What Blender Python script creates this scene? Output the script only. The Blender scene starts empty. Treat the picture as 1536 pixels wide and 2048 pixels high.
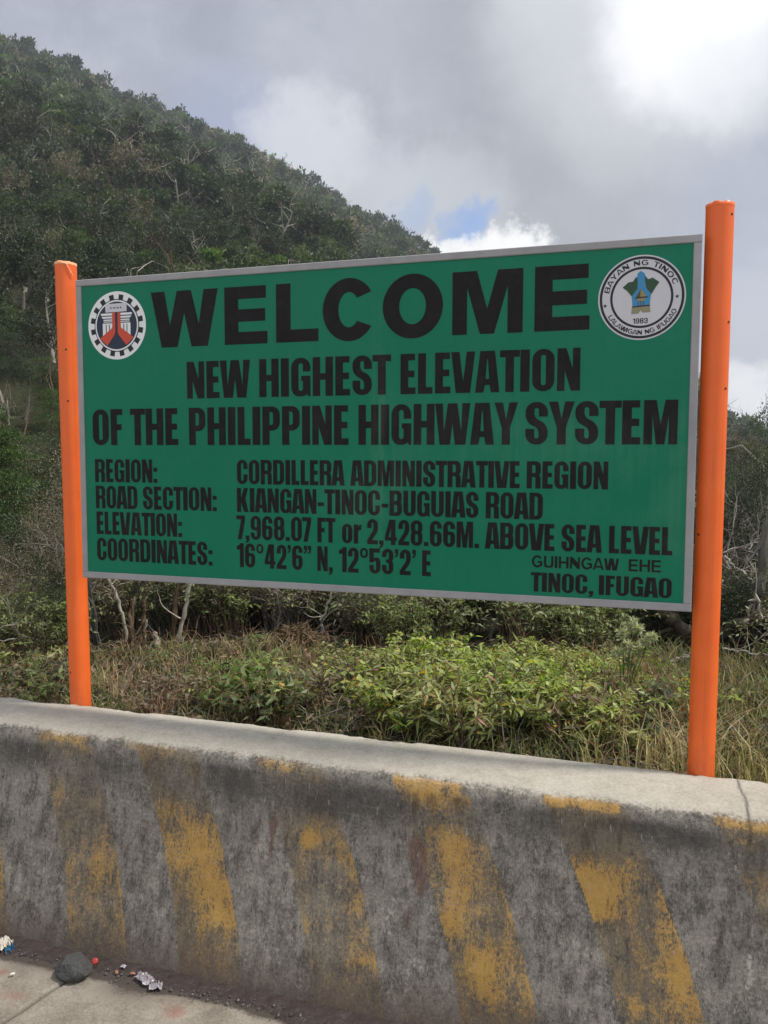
import bpy, math, random
import numpy as np
from mathutils import Vector, Matrix
from mathutils.geometry import tessellate_polygon

# ------------------------------------------------------------------ camera, world, sun, exposure
SC = bpy.context.scene
COL = SC.collection
EYE = 1.85
YAW, PITCH, ROLL, FPX = -0.3024, -0.0718, -0.0024, 1600.0

cam_d = bpy.data.cameras.new('camera')
cam = bpy.data.objects.new('camera', cam_d)
COL.objects.link(cam)
SC.camera = cam
cam_d.sensor_fit = 'HORIZONTAL'
cam_d.sensor_width = 36.0
cam_d.lens = 36.0 * FPX / 1536.0
cam_d.clip_start = 0.05
cam_d.clip_end = 3000.0
F = Vector((math.sin(YAW) * math.cos(PITCH), math.cos(YAW) * math.cos(PITCH), math.sin(PITCH)))
Rr = Vector((math.cos(YAW), -math.sin(YAW), 0.0))
Dn = F.cross(Rr)
cr, sr = math.cos(ROLL), math.sin(ROLL)
RIGHT = cr * Rr + sr * Dn
DOWN = -sr * Rr + cr * Dn
cam.matrix_world = Matrix(((RIGHT.x, -DOWN.x, -F.x, 0), (RIGHT.y, -DOWN.y, -F.y, 0),
                           (RIGHT.z, -DOWN.z, -F.z, EYE), (0, 0, 0, 1)))


def ray(px, py):
    return RIGHT * ((px - 768) / FPX) + DOWN * ((py - 1024) / FPX) + F


def at(px, py, dist):
    """world point seen in that direction at that horizontal distance from where the photographer stood"""
    d = ray(px, py)
    k = dist / math.hypot(d.x, d.y)
    return Vector((d.x * k, d.y * k, EYE + d.z * k))


SUN_AZ = math.radians(78)        # clockwise from +Y: to the right of the view, a little behind the sign
SUN_EL = math.radians(57)
sun_d = bpy.data.lights.new('sun', 'SUN')
sun_d.energy = 3.4
sun_d.angle = math.radians(7.0)
sun_d.color = (1.0, 0.95, 0.86)
sun = bpy.data.objects.new('sun', sun_d)
COL.objects.link(sun)
SUNV = Vector((math.sin(SUN_AZ) * math.cos(SUN_EL), math.cos(SUN_AZ) * math.cos(SUN_EL), math.sin(SUN_EL)))
sun.rotation_euler = SUNV.to_track_quat('Z', 'Y').to_euler()

SC.view_settings.view_transform = 'Standard'
SC.view_settings.look = 'None'
SC.view_settings.exposure = 0.28
SC.view_settings.gamma = 1.0
SC.view_settings.use_curve_mapping = False
SC.cycles.max_bounces = 6
SC.cycles.diffuse_bounces = 3
SC.cycles.glossy_bounces = 2
SC.cycles.transmission_bounces = 3
SC.cycles.volume_bounces = 0
SC.cycles.sample_clamp_indirect = 6.0


class NT:
    """small helper round a node tree"""
    def __init__(s, tree):
        s.t = tree
        s.n = tree.nodes
        s.l = tree.links

    def new(s, kind, ins=None, **props):
        nd = s.n.new(kind)
        for k, v in props.items():
            setattr(nd, k, v)
        for k, v in (ins or {}).items():
            s.put(nd.inputs[k], v)
        return nd

    def put(s, sock, v):
        if isinstance(v, bpy.types.NodeSocket):
            s.l.new(v, sock)
        elif isinstance(v, bpy.types.Node):
            s.l.new(v.outputs[0], sock)
        elif isinstance(v, (tuple, list)) and len(v) == 3 and sock.type == 'RGBA':
            sock.default_value = (*v, 1)
        else:
            sock.default_value = v

    def m(s, op, a, b=0.0, c=0.0, clamp=False):
        nd = s.n.new('ShaderNodeMath')
        nd.operation = op
        nd.use_clamp = clamp
        for i, v in enumerate((a, b, c)):
            s.put(nd.inputs[i], v)
        return nd.outputs[0]

    def step(s, x, lo, hi):
        nd = s.n.new('ShaderNodeMapRange')
        nd.interpolation_type = 'SMOOTHSTEP'
        s.put(nd.inputs['Value'], x)
        s.put(nd.inputs['From Min'], lo)
        s.put(nd.inputs['From Max'], hi)
        return nd.outputs[0]

    def mix(s, f, a, b, mode='MIX'):
        nd = s.n.new('ShaderNodeMix')
        nd.data_type = 'RGBA'
        nd.blend_type = mode
        s.put(nd.inputs[0], f)
        s.put(nd.inputs[6], a)
        s.put(nd.inputs[7], b)
        return nd.outputs[2]

    def noise(s, vec, scale, detail=4.0, rough=0.55, dist=0.0, col=False):
        nd = s.new('ShaderNodeTexNoise', {'Scale': scale, 'Detail': detail, 'Roughness': rough, 'Distortion': dist})
        if vec is not None:
            s.put(nd.inputs['Vector'], vec)
        return nd.outputs[1 if col else 0]

    def ramp(s, x, stops):
        nd = s.n.new('ShaderNodeValToRGB')
        el = nd.color_ramp.elements
        while len(el) < len(stops):
            el.new(0.5)
        for e, (p, c) in zip(el, stops):
            e.position = p
            e.color = (*c, 1) if len(c) == 3 else c
        s.put(nd.inputs[0], x)
        return nd.outputs[0]

    def attr(s, name):
        return s.new('ShaderNodeAttribute', attribute_name=name).outputs['Fac']

    def scale(s, vec, v):
        nd = s.n.new('ShaderNodeVectorMath')
        nd.operation = 'MULTIPLY'
        s.put(nd.inputs[0], vec)
        nd.inputs[1].default_value = v
        return nd.outputs[0]


# ---- the sky: sun lit blue behind a broken cloud deck
world = bpy.data.worlds.new('World')
SC.world = world
world.use_nodes = True
w = NT(world.node_tree)
w.n.clear()
sky = w.new('ShaderNodeTexSky', sky_type='NISHITA', sun_disc=False, sun_elevation=SUN_EL, sun_rotation=SUN_AZ,
            altitude=2400.0, air_density=1.0, dust_density=1.0)
blue = w.mix(1.0, sky.outputs[0], (0.085, 0.092, 0.10), 'MULTIPLY')
geo = w.new('ShaderNodeTexCoord').outputs['Generated']
wob = w.noise(geo, 3.2, 6, 0.62, col=True)
wv = w.new('ShaderNodeVectorMath', {0: wob, 1: (0.5, 0.5, 0.5)}, operation='SUBTRACT').outputs[0]
wv = w.scale(wv, (0.22, 0.22, 0.22))
dirv = w.new('ShaderNodeVectorMath', {0: geo, 1: wv}, operation='ADD').outputs[0]
dirv = w.new('ShaderNodeVectorMath', {0: dirv}, operation='NORMALIZE').outputs[0]


wv2 = w.scale(wv, (0.22, 0.22, 0.22))
dir2 = w.new('ShaderNodeVectorMath', {0: geo, 1: wv2}, operation='ADD').outputs[0]
wisp = w.new('ShaderNodeVectorMath', {0: w.noise(geo, 26, 6, 0.65, col=True), 1: (0.5, 0.5, 0.5)}, operation='SUBTRACT').outputs[0]
dir2 = w.new('ShaderNodeVectorMath', {0: dir2, 1: w.scale(wisp, (0.085, 0.085, 0.085))}, operation='ADD').outputs[0]
dir2 = w.new('ShaderNodeVectorMath', {0: dir2}, operation='NORMALIZE').outputs[0]


def sky_blob(px, py, rad, soft, vec=None):
    """smooth spot round a direction; rad and soft in degrees"""
    d = ray(px, py).normalized()
    dot = w.new('ShaderNodeVectorMath', {0: vec or dirv, 1: tuple(d)}, operation='DOT_PRODUCT').outputs['Value']
    return w.step(dot, math.cos(math.radians(rad + soft)), math.cos(math.radians(max(rad - soft, 0.05))))


sepz = w.new('ShaderNodeSeparateXYZ', {0: geo}).outputs[2]
n_big = w.noise(w.scale(geo, (1.0, 1.0, 1.7)), 2.6, 7, 0.58, 0.3)
n_mid = w.noise(w.scale(geo, (1.0, 1.0, 1.5)), 7.5, 9, 0.62, 0.5)
n_fin = w.noise(dir2, 13.0, 8, 0.62, 0.4)
shade = w.m('MULTIPLY_ADD', n_mid, 0.42, w.m('MULTIPLY_ADD', n_big, 0.30, w.m('MULTIPLY', n_fin, 0.28)))
cloud = w.ramp(shade, [(0.33, (0.25, 0.28, 0.355)), (0.46, (0.335, 0.365, 0.435)), (0.55, (0.44, 0.475, 0.54)), (0.67, (0.65, 0.69, 0.745))])


def spot(px, py, rad, soft, amt, col, vec=None):
    global cloud
    cloud = w.mix(w.m('MULTIPLY', sky_blob(px, py, rad, soft, vec), amt), cloud, col)


# darker, slightly lilac bases over the hill; lighter folds; the glare where the sun sits behind the cloud
spot(250, 110, 5, 9, 0.5, (0.315, 0.335, 0.43))
spot(1020, 170, 6, 7, 0.5, (0.335, 0.345, 0.385))
spot(1250, 400, 5, 7, 0.5, (0.36, 0.375, 0.405))
spot(1490, 450, 3, 5, 0.5, (0.42, 0.47, 0.60))
spot(470, 250, 1.5, 3.5, 0.6, (0.34, 0.40, 0.60))
spot(700, 60, 3, 5, 0.4, (0.47, 0.50, 0.57))
spot(610, 280, 1.8, 3.0, 0.8, (0.70, 0.73, 0.78), dir2)
spot(740, 380, 1.5, 3.0, 0.6, (0.66, 0.70, 0.75), dir2)
spot(900, 410, 2.0, 3.0, 0.55, (0.62, 0.66, 0.70), dir2)
spot(1500, 690, 2.5, 4, 0.7, (0.62, 0.66, 0.74))
spot(1500, 800, 1.2, 1.6, 1.0, (0.97, 0.98, 1.0), dir2)
spot(1420, -10, 3.2, 4.5, 1.0, (1.25, 1.25, 1.25))
spot(1290, 40, 5, 6, 0.45, (0.90, 0.91, 0.94))
spot(1530, 120, 2, 3, 0.6, (0.80, 0.82, 0.86))
# the unseen deck overhead and behind the photographer is brightened to light the scene
high = w.step(sepz, 0.62, 0.95)
back = w.new('ShaderNodeVectorMath', {0: geo, 1: (0.30, -0.93, 0.2)}, operation='DOT_PRODUCT').outputs['Value']
thin = w.m('MAXIMUM', high, w.step(back, -0.1, 0.7))
cloud = w.mix(thin, cloud, w.mix(1.0, cloud, (2.0, 1.9, 1.75), 'MULTIPLY'))
hole = w.m('MULTIPLY', sky_blob(928, 445, 0.7, 1.4, dir2), 0.85)
hole = w.m('MAXIMUM', hole, w.m('MULTIPLY', sky_blob(820, 425, 0.3, 1.6, dir2), 0.35))
cloud = w.mix(hole, cloud, w.mix(1.0, blue, (1.35, 1.6, 1.8), 'MULTIPLY'))
for bx_, by_, br_ in ((815, 520, .8), (870, 522, 1.0), (935, 520, 1.2), (1000, 512, 1.2), (1050, 500, .8)):
    spot(bx_, by_, br_, 1.0, 1.0, (1.14, 1.13, 1.11), dir2)
skycol = cloud
bg = w.new('ShaderNodeBackground', {'Color': skycol, 'Strength': 0.95})
w.l.new(bg.outputs[0], w.new('ShaderNodeOutputWorld').inputs[0])

# ------------------------------------------------------------------ helpers


def tag(o, label=None, cat=None, group=None, kind=None):
    if label:
        o['label'] = label
    if cat:
        o['category'] = cat
    if group:
        o['group'] = group
    if kind:
        o['kind'] = kind
    return o


def empty(name, loc, label=None, cat=None, group=None, rotz=0.0, scale=1.0):
    o = bpy.data.objects.new(name, None)
    COL.objects.link(o)
    o.empty_display_size = 0.1
    o.location = loc
    o.rotation_euler = (0, 0, rotz)
    o.scale = (scale, scale, scale)
    return tag(o, label, cat, group)


class MB:
    """collects vertices and faces (with a material slot and a tint per face) for one mesh object"""
    def __init__(s):
        s.v, s.q, s.t, s.qm, s.tm, s.qt, s.tt = [], [], [], [], [], [], []
        s.n = 0

    def add(s, V, Q=None, T=None, m=0, tint=0.5):
        V = np.asarray(V, float).reshape(-1, 3)
        for idx, a, b, c in ((Q, s.q, s.qm, s.qt), (T, s.t, s.tm, s.tt)):
            if idx is None or len(idx) == 0:
                continue
            idx = np.asarray(idx, np.int64)
            a.append(idx + s.n)
            b.append(np.full(len(idx), m, np.int32))
            c.append(np.broadcast_to(np.asarray(tint, float), (len(idx),)).copy())
        s.v.append(V)
        s.n += len(V)
        return s

    def mesh(s, name, mats, smooth=False):
        me = bpy.data.meshes.new(name)
        V = np.concatenate(s.v)
        q = np.concatenate(s.q) if s.q else np.zeros((0, 4), np.int64)
        t = np.concatenate(s.t) if s.t else np.zeros((0, 3), np.int64)
        me.vertices.add(len(V))
        me.vertices.foreach_set('co', V.ravel())
        nl = q.size + t.size
        me.loops.add(nl)
        me.loops.foreach_set('vertex_index', np.concatenate([q.ravel(), t.ravel()]).astype(np.int32))
        me.polygons.add(len(q) + len(t))
        st = np.concatenate([np.arange(len(q)) * 4, q.size + np.arange(len(t)) * 3]).astype(np.int32)
        me.polygons.foreach_set('loop_start', st)
        mi = np.concatenate(s.qm + s.tm) if (s.qm or s.tm) else np.zeros(0, np.int32)
        me.polygons.foreach_set('material_index', mi.astype(np.int32))
        me.polygons.foreach_set('use_smooth', np.full(len(mi), smooth))
        for mt in mats:
            me.materials.append(mt)
        a = me.attributes.new('tint', 'FLOAT', 'FACE')
        a.data.foreach_set('value', np.concatenate(s.qt + s.tt).astype(np.float32))
        me.update(calc_edges=True)
        me.validate()
        return me

    def obj(s, name, mats, parent=None, smooth=False):
        if not isinstance(mats, (list, tuple)):
            mats = [mats]
        o = bpy.data.objects.new(name, s.mesh(name, mats, smooth))
        COL.objects.link(o)
        if parent is not None:
            o.parent = parent
        return o

    def box(s, lo, hi, m=0):
        x0, y0, z0 = lo
        x1, y1, z1 = hi
        V = [(x0, y0, z0), (x1, y0, z0), (x1, y1, z0), (x0, y1, z0), (x0, y0, z1), (x1, y0, z1), (x1, y1, z1), (x0, y1, z1)]
        return s.add(V, [(0, 3, 2, 1), (4, 5, 6, 7), (0, 1, 5, 4), (1, 2, 6, 5), (2, 3, 7, 6), (3, 0, 4, 7)], m=m)

    def tube(s, pts, rad, sides=6, m=0, tint=0.5, cap=True):
        pts = np.asarray(pts, float)
        n = len(pts)
        rad = np.broadcast_to(np.asarray(rad, float), (n,))
        tg = np.gradient(pts, axis=0)
        tg /= np.linalg.norm(tg, axis=1, keepdims=True) + 1e-12
        ref = np.array([0.0, 0.0, 1.0]) if abs(tg[0, 2]) < 0.9 else np.array([1.0, 0.0, 0.0])
        u = np.cross(tg, ref)
        u /= np.linalg.norm(u, axis=1, keepdims=True) + 1e-12
        v = np.cross(tg, u)
        a = np.arange(sides) * 2 * np.pi / sides
        V = pts[:, None, :] + rad[:, None, None] * (np.cos(a)[None, :, None] * u[:, None, :] + np.sin(a)[None, :, None] * v[:, None, :])
        V = V.reshape(-1, 3)
        i = np.arange(n - 1)[:, None] * sides
        j = np.arange(sides)[None, :]
        k = (j + 1) % sides
        Q = np.stack([i + j, i + k, i + sides + k, i + sides + j], -1).reshape(-1, 4)
        s.add(V, Q, m=m, tint=tint)
        if cap:
            s.add([*V[-sides:], pts[-1]], T=[(a_, (a_ + 1) % sides, sides) for a_ in range(sides)], m=m, tint=tint)
        return s


def fbm(x, y, seed=0, octs=5, freq=1.0, rough=0.5):
    """tileless value noise on arrays, 0..1"""
    x = np.asarray(x, float) * freq
    y = np.asarray(y, float) * freq
    tot = np.zeros(np.broadcast(x, y).shape)
    amp, norm = 1.0, 0.0
    for o in range(octs):
        rs = np.random.RandomState(seed * 31 + o)
        tab = rs.rand(256, 256)
        xi, yi = np.floor(x).astype(int), np.floor(y).astype(int)
        fx, fy = x - xi, y - yi
        fx, fy = fx * fx * (3 - 2 * fx), fy * fy * (3 - 2 * fy)
        g = lambda a, b: tab[a % 256, b % 256]
        tot = tot + amp * ((g(xi, yi) * (1 - fx) + g(xi + 1, yi) * fx) * (1 - fy) + (g(xi, yi + 1) * (1 - fx) + g(xi + 1, yi + 1) * fx) * fy)
        norm += amp
        amp *= rough
        x, y = x * 2.03 + 17.3, y * 2.03 + 9.1
    return tot / norm


def sstep(x, a, b):
    t = np.clip((x - a) / (b - a), 0, 1)
    return t * t * (3 - 2 * t)


def float_attr(me, name, vals):
    a = me.attributes.new(name, 'FLOAT', 'POINT')
    a.data.foreach_set('value', np.asarray(vals, np.float32).ravel())


def mat(name):
    mt = bpy.data.materials.new(name)
    mt.use_nodes = True
    t = NT(mt.node_tree)
    t.n.clear()
    p = t.new('ShaderNodeBsdfPrincipled')
    out = t.new('ShaderNodeOutputMaterial')
    t.l.new(p.outputs[0], out.inputs[0])
    return mt, t, p, out


def objco(t):
    return t.new('ShaderNodeTexCoord').outputs['Object']


def bump(t, p, h, strength, dist):
    b = t.new('ShaderNodeBump', {'Height': h, 'Strength': strength, 'Distance': dist})
    t.l.new(b.outputs[0], p.inputs['Normal'])


# ------------------------------------------------------------------ materials
def simple(name, col, rough=0.6, spec=0.4, metal=0.0, var=0.0, vs=20.0, bmp=0.0):
    mt, t, p, _ = mat(name)
    c = objco(t)
    n = t.noise(c, vs, 6, 0.6)
    f = t.m('MULTIPLY_ADD', n, 2 * var, 1 - var)
    p.inputs['Roughness'].default_value = rough
    p.inputs['Specular IOR Level'].default_value = spec
    p.inputs['Metallic'].default_value = metal
    t.put(p.inputs['Base Color'], t.mix(1.0, (*col,), t.new('ShaderNodeCombineColor', {0: f, 1: f, 2: f}).outputs[0], 'MULTIPLY'))
    if bmp:
        bump(t, p, n, 0.6, bmp)
    return mt


def concrete_barrier_mat():
    mt, t, p, _ = mat('weathered_painted_concrete')
    c = objco(t)
    fine = t.noise(c, 95, 8, 0.70)
    grit = t.noise(c, 330, 4, 0.6)
    mid = t.noise(c, 14, 9, 0.70)
    streak = t.noise(t.scale(c, (30, 30, 3.0)), 1.0, 9, 0.68)
    hatch = t.noise(t.scale(c, (320, 320, 45)), 1.0, 5, 0.7)
    wipe = t.noise(t.scale(c, (5, 5, 110)), 1.0, 6, 0.65)
    big = t.noise(c, 3.1, 6, 0.6)
    A = {k: t.attr(k) for k in ('top', 'yel', 'stripe', 'dark', 'white', 'rust', 'base', 'crack')}
    tex = t.m('MULTIPLY_ADD', fine, 0.32, t.m('MULTIPLY_ADD', streak, 0.22, t.m('MULTIPLY_ADD', mid, 0.14, t.m('MULTIPLY', hatch, 0.32))))
    bare = t.ramp(tex, [(0.39, (0.11, 0.099, 0.085)), (0.48, (0.225, 0.206, 0.176)), (0.54, (0.31, 0.287, 0.246)), (0.62, (0.47, 0.44, 0.375))])
    grey = t.ramp(tex, [(0.39, (0.046, 0.042, 0.039)), (0.475, (0.135, 0.124, 0.110)), (0.54, (0.225, 0.207, 0.181)), (0.62, (0.41, 0.38, 0.325))])
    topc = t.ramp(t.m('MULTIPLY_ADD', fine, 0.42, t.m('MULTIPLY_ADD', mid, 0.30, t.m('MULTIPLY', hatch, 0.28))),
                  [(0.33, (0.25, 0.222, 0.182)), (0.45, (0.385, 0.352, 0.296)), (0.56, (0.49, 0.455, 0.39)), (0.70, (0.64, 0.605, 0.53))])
    # grey remains of black paint, bare concrete where it has gone
    col = t.mix(t.step(t.m('ADD', mid, t.m('MULTIPLY', streak, 0.9)), 0.82, 1.12), grey, bare)
    # inside a yellow stripe a tan stain is left
    sv = t.m('MULTIPLY', A['stripe'], t.step(t.m('MULTIPLY_ADD', streak, 0.5, t.m('MULTIPLY', mid, 0.5)), 0.28, 0.62))
    col = t.mix(t.m('MULTIPLY', sv, 0.85), col, t.mix(hatch, (0.095, 0.066, 0.034), (0.235, 0.165, 0.080)))
    # yellow road paint that still holds, scratched through
    yt = t.m('MULTIPLY_ADD', fine, 0.30, t.m('MULTIPLY_ADD', streak, 0.28, t.m('MULTIPLY_ADD', hatch, 0.27, t.m('MULTIPLY', mid, 0.15))))
    yl = t.m('ADD', A['yel'], t.m('MULTIPLY', t.m('SUBTRACT', yt, 0.5), 4.6))
    ycol = t.mix(mid, (0.38, 0.205, 0.045), (0.60, 0.38, 0.125))
    col = t.mix(t.m('MULTIPLY', t.step(yl, 0.30, 0.82), 0.90), col, ycol)
    # mould: charcoal, in vertical hatches and runs
    dk = t.m('ADD', A['dark'], t.m('MULTIPLY', t.m('SUBTRACT', t.m('MULTIPLY_ADD', streak, 0.50, t.m('MULTIPLY_ADD', hatch, 0.32, t.m('MULTIPLY', mid, 0.18))), 0.5), 3.6))
    col = t.mix(t.m('MULTIPLY', t.step(dk, 0.30, 0.78), 0.80), col, t.mix(fine, (0.022, 0.020, 0.020), (0.075, 0.068, 0.066)))
    rs = t.m('ADD', A['rust'], t.m('MULTIPLY', t.m('SUBTRACT', streak, 0.5), 1.6))
    col = t.mix(t.m('MULTIPLY', t.step(rs, 0.30, 0.85), 0.6), col, (0.125, 0.050, 0.035))
    wt = t.m('ADD', A['white'], t.m('MULTIPLY', t.m('SUBTRACT', t.m('MULTIPLY_ADD', fine, 0.5, t.m('MULTIPLY', mid, 0.5)), 0.5), 2.8))
    col = t.mix(t.m('MULTIPLY', t.step(wt, 0.50, 0.80), 0.72), col, (0.50, 0.475, 0.42))
    col = t.mix(t.m('MULTIPLY', t.step(wipe, 0.60, 0.72), 0.16), col, (0.40, 0.375, 0.32))
    runs = t.noise(t.scale(c, (85, 85, 1.3)), 1.0, 5, 0.6)
    col = t.mix(t.m('MULTIPLY', t.step(runs, 0.60, 0.68), 0.55), col, (0.045, 0.040, 0.038))
    col = t.mix(t.m('MULTIPLY', t.step(runs, 0.37, 0.30), 0.42), col, (0.46, 0.435, 0.385))
    # mud splashed over the foot
    col = t.mix(t.m('MULTIPLY', A['base'], t.m('MULTIPLY_ADD', mid, 0.9, 0.22)), col, (0.105, 0.074, 0.060))
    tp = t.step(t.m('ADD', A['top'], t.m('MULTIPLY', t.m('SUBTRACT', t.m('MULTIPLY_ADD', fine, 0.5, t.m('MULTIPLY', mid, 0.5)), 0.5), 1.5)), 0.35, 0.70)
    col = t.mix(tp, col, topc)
    col = t.mix(t.m('MULTIPLY', A['crack'], 0.85), col, (0.05, 0.045, 0.04))
    col = t.mix(t.m('MULTIPLY', t.step(big, 0.40, 0.70), 0.28), col, t.mix(1.0, col, (0.62, 0.60, 0.58), 'MULTIPLY'))
    pit = t.step(grit, 0.30, 0.36)
    col = t.mix(t.m('MULTIPLY', t.m('SUBTRACT', 1.0, pit), 0.55), col, (0.06, 0.055, 0.05))
    t.put(p.inputs['Base Color'], col)
    p.inputs['Roughness'].default_value = 0.9
    p.inputs['Specular IOR Level'].default_value = 0.2
    bump(t, p, t.m('MULTIPLY_ADD', fine, 0.6, t.m('MULTIPLY_ADD', grit, 0.4, t.m('MULTIPLY', hatch, 0.3))), 0.6, 0.006)
    return mt


def road_mat():
    mt, t, p, _ = mat('road_concrete')
    c = objco(t)
    fine = t.noise(c, 120, 8, 0.65)
    mid = t.noise(c, 9, 7, 0.62)
    grit = t.new('ShaderNodeTexVoronoi', {'Vector': c, 'Scale': 210.0}).outputs['Distance']
    A = {k: t.attr(k) for k in ('dirt', 'crack', 'red')}
    col = t.ramp(t.m('MULTIPLY_ADD', fine, 0.5, t.m('MULTIPLY', mid, 0.5)),
                 [(0.33, (0.135, 0.112, 0.090)), (0.46, (0.215, 0.187, 0.154)), (0.58, (0.295, 0.262, 0.220)), (0.74, (0.43, 0.395, 0.335))])
    rd = t.m('ADD', A['red'], t.m('MULTIPLY', t.m('SUBTRACT', mid, 0.5), 1.6))
    col = t.mix(t.m('MULTIPLY', t.step(rd, 0.35, 0.9), 0.5), col, (0.24, 0.085, 0.06))
    d = t.m('ADD', A['dirt'], t.m('MULTIPLY', t.m('SUBTRACT', t.m('MULTIPLY_ADD', fine, 0.5, t.m('MULTIPLY', mid, 0.5)), 0.5), 1.8))
    col = t.mix(t.m('MULTIPLY', t.step(d, 0.30, 0.75), 0.9), col, (0.050, 0.037, 0.034))
    col = t.mix(t.m('MULTIPLY', A['crack'], 0.9), col, (0.055, 0.045, 0.038))
    spk = t.step(grit, 0.12, 0.05)
    col = t.mix(t.m('MULTIPLY', spk, 0.35), col, (0.52, 0.49, 0.43))
    t.put(p.inputs['Base Color'], col)
    t.put(p.inputs['Roughness'], t.m('MULTIPLY_ADD', t.step(d, 0.4, 0.9), -0.3, 0.9))
    p.inputs['Specular IOR Level'].default_value = 0.3
    bump(t, p, t.m('MULTIPLY_ADD', fine, 0.8, t.m('MULTIPLY', grit, 0.3)), 0.5, 0.005)
    return mt


def leaf_mat(name, stops, transl=0.3, rough=0.55, jit=0.25, spec=0.35):
    mt, t, p, out = mat(name)
    col = t.ramp(t.attr('tint'), stops)
    oi = t.new('ShaderNodeObjectInfo').outputs['Random']
    hs = t.new('ShaderNodeHueSaturation', {'Hue': t.m('MULTIPLY_ADD', oi, 0.03, 0.485), 'Saturation': t.m('MULTIPLY_ADD', oi, 0.3, 0.8),
                                           'Value': t.m('MULTIPLY_ADD', oi, 2 * jit, 1 - jit), 'Color': col})
    t.put(p.inputs['Base Color'], hs.outputs[0])
    p.inputs['Roughness'].default_value = rough
    p.inputs['Specular IOR Level'].default_value = spec
    tr = t.new('ShaderNodeBsdfTranslucent', {'Color': t.mix(1.0, hs.outputs[0], (1.35, 1.45, 0.7), 'MULTIPLY')})
    ms = t.new('ShaderNodeMixShader', {0: transl, 1: p.outputs[0], 2: tr.outputs[0]})
    t.l.new(ms.outputs[0], out.inputs[0])
    return mt


def bark_mat(name, lo, hi, scale=30.0):
    mt, t, p, _ = mat(name)
    c = objco(t)
    n = t.noise(t.scale(c, (1, 1, 0.25)), scale, 7, 0.65)
    m2 = t.noise(c, scale * 0.25, 5, 0.6)
    col = t.ramp(t.m('MULTIPLY_ADD', n, 0.6, t.m('MULTIPLY', m2, 0.4)), [(0.32, lo), (0.68, hi)])
    f = t.m('MULTIPLY_ADD', t.attr('tint'), 0.9, 0.55)
    col = t.mix(1.0, col, t.new('ShaderNodeCombineColor', {0: f, 1: f, 2: f}).outputs[0], 'MULTIPLY')
    t.put(p.inputs['Base Color'], col)
    p.inputs['Roughness'].default_value = 0.85
    p.inputs['Specular IOR Level'].default_value = 0.2
    bump(t, p, n, 0.7, 0.01)
    return mt


def ground_mat():
    mt, t, p, _ = mat('forest_floor')
    c = objco(t)
    a = t.noise(c, 0.35, 8, 0.65)
    b = t.noise(c, 9.0, 8, 0.7)
    col = t.ramp(t.m('MULTIPLY_ADD', a, 0.5, t.m('MULTIPLY', b, 0.5)),
                 [(0.30, (0.014, 0.016, 0.010)), (0.46, (0.028, 0.031, 0.017)), (0.58, (0.046, 0.045, 0.024)), (0.75, (0.085, 0.075, 0.042))])
    t.put(p.inputs['Base Color'], col)
    p.inputs['Roughness'].default_value = 0.95
    p.inputs['Specular IOR Level'].default_value = 0.1
    bump(t, p, b, 0.8, 0.05)
    return mt


def board_dust(t, c):
    """dusty wipe marks and run-down streaks over the middle of the board, on sheet and letters alike"""
    sx = t.new('ShaderNodeSeparateXYZ', {0: c})
    n1 = t.noise(c, 5.0, 7, 0.65, 0.6)
    run = t.noise(t.scale(c, (38, 38, 1.1)), 1.0, 6, 0.6)

    def spot_(x, z, rx, rz):
        a = t.m('DIVIDE', t.m('SUBTRACT', sx.outputs[0], x), rx)
        b_ = t.m('DIVIDE', t.m('SUBTRACT', sx.outputs[2], z), rz)
        return t.m('EXPONENT', t.m('MULTIPLY', t.m('ADD', t.m('MULTIPLY', a, a), t.m('MULTIPLY', b_, b_)), -1.0))
    m1 = spot_(-0.93, 1.70, 0.16, 0.10)
    m2 = spot_(-0.91, 2.0, 0.03, 0.42)
    m3 = spot_(-0.35, 1.88, 0.42, 0.14)
    m4 = spot_(0.12, 1.75, 0.10, 0.32)
    loc = t.m('ADD', t.m('ADD', m1, t.m('MULTIPLY', m2, 0.9)), t.m('ADD', t.m('MULTIPLY', m3, 0.6), t.m('MULTIPLY', m4, 0.6)))
    loc = t.m('ADD', loc, 0.16)
    tex = t.step(t.m('MULTIPLY_ADD', n1, 0.6, t.m('MULTIPLY', run, 0.4)), 0.38, 0.68)
    return t.m('MULTIPLY', loc, tex, clamp=True)


def panel_mat():
    mt, t, p, _ = mat('green_sign_sheet')
    c = objco(t)
    n = t.noise(c, 3.0, 6, 0.6)
    fine = t.noise(t.scale(c, (6, 6, 120)), 1.0, 3, 0.5)
    spk = t.noise(c, 210, 3, 0.6)
    col = t.mix(t.m('MULTIPLY', n, 0.8), (0.0005, 0.160, 0.084), (0.001, 0.205, 0.110))
    col = t.mix(t.m('MULTIPLY', fine, 0.25), col, (0.0005, 0.140, 0.076))
    col = t.mix(t.m('MULTIPLY', t.step(spk, 0.62, 0.72), 0.12), col, (0.10, 0.20, 0.15))
    d = board_dust(t, c)
    col = t.mix(t.m('MULTIPLY', d, 0.34), col, (0.13, 0.30, 0.22))
    t.put(p.inputs['Base Color'], col)
    t.put(p.inputs['Roughness'], t.m('MULTIPLY_ADD', d, 0.3, 0.34))
    p.inputs['Specular IOR Level'].default_value = 0.22
    bump(t, p, t.noise(c, 2.2, 3, 0.5), 0.2, 0.012)
    return mt


def letter_mat():
    mt, t, p, _ = mat('black_vinyl_letters')
    c = objco(t)
    n = t.noise(c, 26, 7, 0.65)
    col = t.mix(t.step(n, 0.45, 0.75), (0.0095, 0.009, 0.010), (0.019, 0.016, 0.016))
    col = t.mix(t.m('MULTIPLY', board_dust(t, c), 0.40), col, (0.085, 0.078, 0.072))
    t.put(p.inputs['Base Color'], col)
    p.inputs['Roughness'].default_value = 0.45
    p.inputs['Specular IOR Level'].default_value = 0.15
    return mt


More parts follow.
